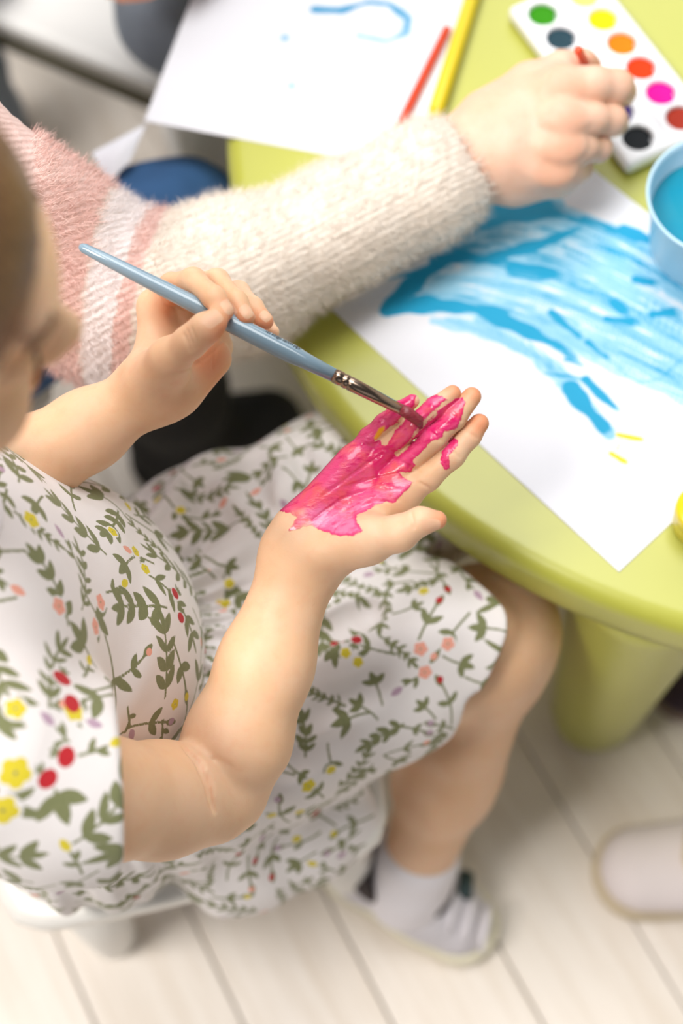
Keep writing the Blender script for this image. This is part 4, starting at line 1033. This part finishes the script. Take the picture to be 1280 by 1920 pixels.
# jeans, boots
M_DENIM = plain('blue_denim', srgb(52, 92, 138), .9, .18, 60); M_BOOT = plain('black_suede', srgb(16, 15, 17), .8)
AK = on(330, 435, .39); AA = np.array([-.142, .688, .27])
jn = U(.02, cone(AH, AK, .085, .058), cone(AK, AA, .054, .040), cone(AH+[.02, -.0, 0], AH+[-.02, .16, 0], .09, .09), cone(AH+[-.02, .16, 0], [-.50, .90, .40], .085, .058), cone([-.50, .90, .40], [-.52, .88, .12], .054, .045))
V, Q = mesh_sdf(Disp(jn, lambda P: .0018*np.sin(P[:, 0]*90+P[:, 2]*60+2*np.sin(P[:, 1]*50))), .0035, (-.60, .40, .05), (-.02, 1.0, .52)); mk('jeans', V, Q, M_DENIM, ad)
def boot(c, dr, L):
    dr = nrm(dr); b = U(.02, cone(c+up*.29, c+up*.14, .054, .050), cone(c+up*.14, c+up*.045, .050, .047), cone(c+up*.042-dr*.02, c+dr*L+up*.034, .043, .036, up, .85))
    b = Sub(.003, b, Leaf(lambda X: X[:, 2]-.004)); V, Q = mesh_sdf(b, .003, c-.2, c+.38); bo = mk('boot', V, Q, M_BOOT, ad)
    s = Sub(.002, cone(c-dr*.022+up*.008, c+dr*(L+.002)+up*.008, .046, .039), Leaf(lambda X: np.maximum(X[:, 2]-.013, .0005-X[:, 2])*-1)); V, Q = mesh_sdf(s, .003, c-.2, c+.25); mk('sole', V, Q, plain('black_rubber', srgb(22, 22, 22), .6), bo)
boot(np.array([-.150, .688, 0]), np.array([1, .12, 0]), .085)
boot(np.array([-.53, .88, 0]), np.array([1, .05, 0]), .09)
# what she holds
b0 = at(1083, 92, .956); b1 = on(1128, 178, .497); bd = nrm(b1-b0); L = np.linalg.norm(b1-b0)
t = thing('paint_brush', tuple((b0+b1)/2), 'short brush with orange-red handle held by the adult over the palette', 'brush')
V, F = tube([b0, b0+bd*.001, b0+bd*.003, b0+bd*(L*.62)], [.0020, .0027, .0030, .0031], 20); mk('handle', V, F, plastic('orange_red_lacquer', srgb(238, 72, 18), .45), t)
V, F = tube([b0+bd*(L*.62), b0+bd*(L*.84)], [.0032, .0026], 20); mk('ferrule', V, F, NT('tin', .3, Metallic=1.0).m, t)
V, F = tube([b0+bd*(L*.84), b0+bd*(L*.91), b1], [.0026, .0028, .0006], 16); mk('bristles', V, F, plain('dark_bristle', srgb(60, 36, 28), .6), t)

# ------------------------------------------------------------------ seats
def seat_stool(c, e1, hw, top, mat, label, leg_r=.026, rad=.045):
    e1 = nrm(np.array([*e1, 0])); e2 = np.array([-e1[1], e1[0], 0]); t = thing('stool', (c[0], c[1], 0), label, 'stool')
    n_ = 64; prof = [(-.03, -.026), (-.004, -.026), (0, -.020), (0, -.007), (-.004, -.001), (-.012, 0), (-.03, -.002)]
    V = []; 
    for ins, z in prof:
        for k in range(n_):
            a = 2*PI*k/n_; ca, sa = math.cos(a), math.sin(a); m = (abs(ca)**8+abs(sa)**8)**(-1/8.)
            p = np.array([*c, top])+e1*ca*(hw+ins)*m+e2*sa*(hw+ins)*m+up*z; V.append(p)
    m_ = len(prof); F = [(i*n_+k, i*n_+(k+1) % n_, (i+1)*n_+(k+1) % n_, (i+1)*n_+k) for i in range(m_-1) for k in range(n_)]+[tuple(range(n_))[::-1], tuple((m_-1)*n_+k for k in range(n_))]
    mk('seat', V, F, mat, t)
    for sx in (1, -1):
        for sy in (1, -1):
            a = np.array([*c, 0])+e1*sx*(hw-.035)+e2*sy*(hw-.035); b = np.array([*c, top-.024])+e1*sx*(hw-.05)+e2*sy*(hw-.05)
            V, F = tube([a, a+(b-a)*.02, a+(b-a)*.1, b], [leg_r*.7, leg_r*.85, leg_r*.9, leg_r*1.15], 24); mk('leg', V, F, mat, t)
    return t
M_WHITE = plastic('white_seat_plastic', srgb(240, 238, 234), .35)
seat_stool((-.15, .327), (.993, .118), .150, .292, M_WHITE, 'white square child stool with rounded corners under the girl in the floral dress')
seat_stool((-.43, .68), (.9, .4), .16, .31, plastic('white_adult_stool', srgb(236, 232, 226), .4), 'white stool under the adult in jeans')
# bench with the other visitor
e1 = nrm(np.array([.096, -.065, 0])); e2 = np.array([-e1[1], e1[0], 0]); bc0 = np.array([-.225, 1.012, 0])
bt = thing('bench', tuple(bc0-e1*.1+e2*.16), 'low white bench with dark strips for the shade under its seat, beyond the girl', 'bench')
M_BENCH = plastic('white_bench', srgb(246, 246, 244), .4)
def slab(c, hx, hy, hz, mat, name, par, r=.006):
    bm = bmesh.new(); bmesh.ops.create_cube(bm, size=2, matrix=Matrix.Diagonal((hx, hy, hz, 1))); bmesh.ops.bevel(bm, geom=bm.edges[:], offset=r, segments=3, affect='EDGES')
    R = Matrix([[e1[i], e2[i], (0, 0, 1)[i]] for i in range(3)]); V = [np.array(R@v.co)+c for v in bm.verts]; bm.verts.index_update(); F = [[v.index for v in f.verts] for f in bm.faces]; bm.free()
    return mk(name, V, F, mat, par)
slab(bc0-e1*.20+e2*.155+up*.262, .34, .155, .018, M_BENCH, 'seat', bt)
slab(bc0-e1*.20+e2*.155+up*.190, .31, .012, .052, plain('dark_gap_shade', srgb(96, 92, 78), .7), 'gap_shade', bt)  # dark slab standing in for the shadow below the seat board
slab(bc0-e1*.20+e2*.02+up*.225, .325, .010, .018, plain('olive_front_shade', srgb(104, 100, 82), .7), 'front_shade', bt, .003)  # olive strip coloured as the shade along the front, under the seat
for s in (-.50, .10):
    slab(bc0+e1*s+e2*.155+up*.122, .015, .14, .121, M_BENCH, 'side_panel', bt)
gp = thing('person', tuple(bc0+e2*.2), 'person in grey trousers sitting on the white bench at the far table edge', 'person')
M_GREY = plain('blue_grey_trousers', srgb(138, 148, 160), .9, .12, 50); M_MAUVE = plain('mauve_grey_knit', srgb(128, 116, 118), .9, .12, 50)
K1 = on(338, 8, .385); H1 = K1+e2*.34+e1*.02+up*.0; K2 = on(-190, -130, .385); H2 = K2+e2*.30+up*.0
tr = U(.03, cone(H1, K1, .078, .055), cone(K1, np.array([K1[0]+.15, K1[1]+.03, .07]), .052, .042), cone(H2, K2, .078, .055), cone(K2, np.array([K2[0], K2[1]+.03, .07]), .052, .042), cone(H1, H2, .085, .085))
V, Q = mesh_sdf(Disp(tr, lambda P: .002*np.sin(P[:, 0]*70+P[:, 1]*40+P[:, 2]*80)), .004, (-.50, .78, .03), (.12, 1.45, .52)); mk('trousers', V, Q, M_GREY, gp)
tors = U(.04, ell((H1+H2)/2+up*.22+e2*.10, (.14, .09, .26)), cone((H1+H2)/2+up*.42-e1*.13, (H1+H2)/2+up*.42+e1*.13, .05, .05), cone((H1+H2)/2+up*.42+e1*.16, at(330, -110, 1.12), .05, .04))
V, Q = mesh_sdf(tors, .005, (-.6, .8, .36), (.2, 1.5, 1.0)); mk('jumper', V, Q, M_MAUVE, gp)
hh = U(.008, chain([(330, -110, 1.12, 62), (262, -40, 1.13, 62), (215, -25, 1.135, 50)], .012), chain([(225, -5, 1.13, 20), (180, -6, 1.137, 17), (150, -6, 1.147, 15)], .004), chain([(215, -35, 1.125, 20), (165, -30, 1.135, 18), (135, -24, 1.147, 15)], .004), chain([(210, -62, 1.12, 20), (160, -58, 1.13, 17), (132, -48, 1.142, 14)], .004), chain([(215, -86, 1.12, 18), (175, -85, 1.13, 15), (150, -78, 1.14, 12)], .004), chain([(262, -20, 1.13, 24), (240, 4, 1.125, 19), (214, 8, 1.13, 16)], .004))
gh = (H1+H2)/2+up*.66-e2*.02
hh2 = U(.02, ell(gh, (.075, .09, .10)), cone(gh-up*.06, gh-up*.2, .042, .05), ell(gh-e2*.075-up*.02, (.012, .012, .018)))
V, Q = mesh_sdf(U(.01, hh, hh2, cone(gh-up*.2, (H1+H2)/2+up*.36, .05, .06), cone((H1+H2)/2+up*.38, (H1+H2)/2+up*.42+e1*.15, .04, .035), cone((H1+H2)/2+up*.42+e1*.15, at(330, -110, 1.12), .035, .026)), .0035, (-.6, .7, .5), (.25, 1.5, 1.3))
mk('body', V, Q, M_ASKIN, gp, {'flush_shade': np.full(len(V), .75), 'nail': np.full(len(V), .05)})
V, Q = mesh_sdf(Sub(.006, ell(gh+up*.02+e2*.01, (.085, .10, .105)), ell(gh-e2*.09-up*.04, (.07, .08, .08))), .006, gh-.2, gh+.2); mk('hair', V, Q, M_HAIR, gp)
for K_ in (K1+[.14, 0, 0], K2):
    c = np.array([K_[0], K_[1]+.03, 0]); b = Sub(.003, U(.02, cone(c+up*.05, c+up*.04, .04, .04), cone(c+up*.036, c-e2*.10+up*.03, .04, .034, up, .85)), Leaf(lambda X: X[:, 2]-.002)); V, Q = mesh_sdf(b, .004, c-.2, c+.2); mk('shoe', V, Q, plain('grey_shoe', srgb(120, 120, 120), .7), gp)

# ------------------------------------------------------------------ small things at the floor and on the lap
def toe_shoe(name, c, dr, L, r, mat, solem, label, cat):
    dr = nrm(np.array([*dr, 0])); c = np.array([*c, 0]); t = thing(name, tuple(c), label, cat); sdv = np.array([-dr[1], dr[0], 0])
    b = U(.02, cone(c+up*(r*.85), c+dr*L+up*(r*.75), r, r*.92, up, .8), cone(c-dr*.07+up*r*.8, c-dr*.06+up*r*1.25, r*.9, r*.8))
    b = Sub(.006, b, cone(c-dr*.055+up*r*1.5, c-dr*.055+up*r*4, r*.72, r*.8)); b = Sub(.003, b, Leaf(lambda X: X[:, 2]-.010))
    V, Q = mesh_sdf(b, .003, c-.2, c+.2); mk('upper', V, Q, mat, t)
    s = Sub(.003, cone(c-dr*.07+up*.008, c+dr*L+up*.008, r*.98, r*1.03), Leaf(lambda X: np.maximum(X[:, 2]-.016, .0006-X[:, 2])*-1)); V, Q = mesh_sdf(s, .003, c-.2, c+.2); mk('sole', V, Q, solem, t)
    V, F = tube([c+dr*.005-sdv*r*.6+up*r*1.5, c+dr*.012+up*r*1.72, c+dr*.005+sdv*r*.6+up*r*1.5], [.004, .005, .004], 10); mk('strap', V, F, solem, t)
sc_ = on(1205, 1622, .035)
toe_shoe('slipper', (sc_[0]+.045, sc_[1]-.005), (-1, .06), .045, .042, plain('white_felt', srgb(232, 222, 222), .9), plain('slipper_sole', srgb(206, 190, 160), .7), 'white rounded slipper on the floor to the right of the grey sneaker', 'slipper')
sc_ = on(1290, 1278, .03)
toe_shoe('shoe', (sc_[0]+.03, sc_[1]+.02), (-.8, -.5), .035, .034, plain('dark_plum', srgb(62, 44, 62), .7, .4, 90), plain('plum_sole', srgb(150, 130, 120), .7), 'dark purple child shoe on the floor behind the green table leg', 'shoe')
pz = [on(274, 232, .452), on(172, 286, .458), on(204, 345, .452), on(243, 303, .456)]
V = []; nn = 12
for i in range(nn+1):
    for k in range(nn+1):
        u, v = i/nn, k/nn; p = (pz[0]*(1-u)+pz[1]*u)*(1-v)+(pz[3]*(1-u)+pz[2]*u)*v; V.append(p+up*.006*math.sin(u*PI)*math.sin(v*3))
nv = len(V); V += [p-up*.0006 for p in V]
F = [(i*(nn+1)+k, (i+1)*(nn+1)+k, (i+1)*(nn+1)+k+1, i*(nn+1)+k+1) for i in range(nn) for k in range(nn)]; F += [tuple(x+nv for x in f[::-1]) for f in F]
tag(mk('paper_sheet', V, F, plain('white_paper', srgb(238, 238, 246), .7), None), 'loose white paper slip lying against the blue jeans below the table edge', 'paper')

# ------------------------------------------------------------------ room
M_WALL = plain('white_wall', srgb(236, 234, 230), .9, .02, 6)
def wall(name, a, b, h, label):
    a = np.array([*a, 0.]); b = np.array([*b, 0.]); n_ = nrm(np.cross(b-a, up))*.06
    V = [a, b, b+n_, a+n_]; V = V+[p+up*h for p in V]
    tag(mk(name, V, [(0, 1, 2, 3), (4, 7, 6, 5), (0, 4, 5, 1), (1, 5, 6, 2), (2, 6, 7, 3), (3, 7, 4, 0)], M_WALL, None, smooth=False), label, kind='structure')
wall('wall_back', (3, 3.44), (-3, 3.44), 2.6, 'plain white wall at the far side')
wall('wall_left', (-2.94, 3.5), (-2.94, -2.5), 2.6, 'plain white wall on the left')
wall('wall_right', (2.94, -2.5), (2.94, 3.5), 2.6, 'plain white wall on the right')
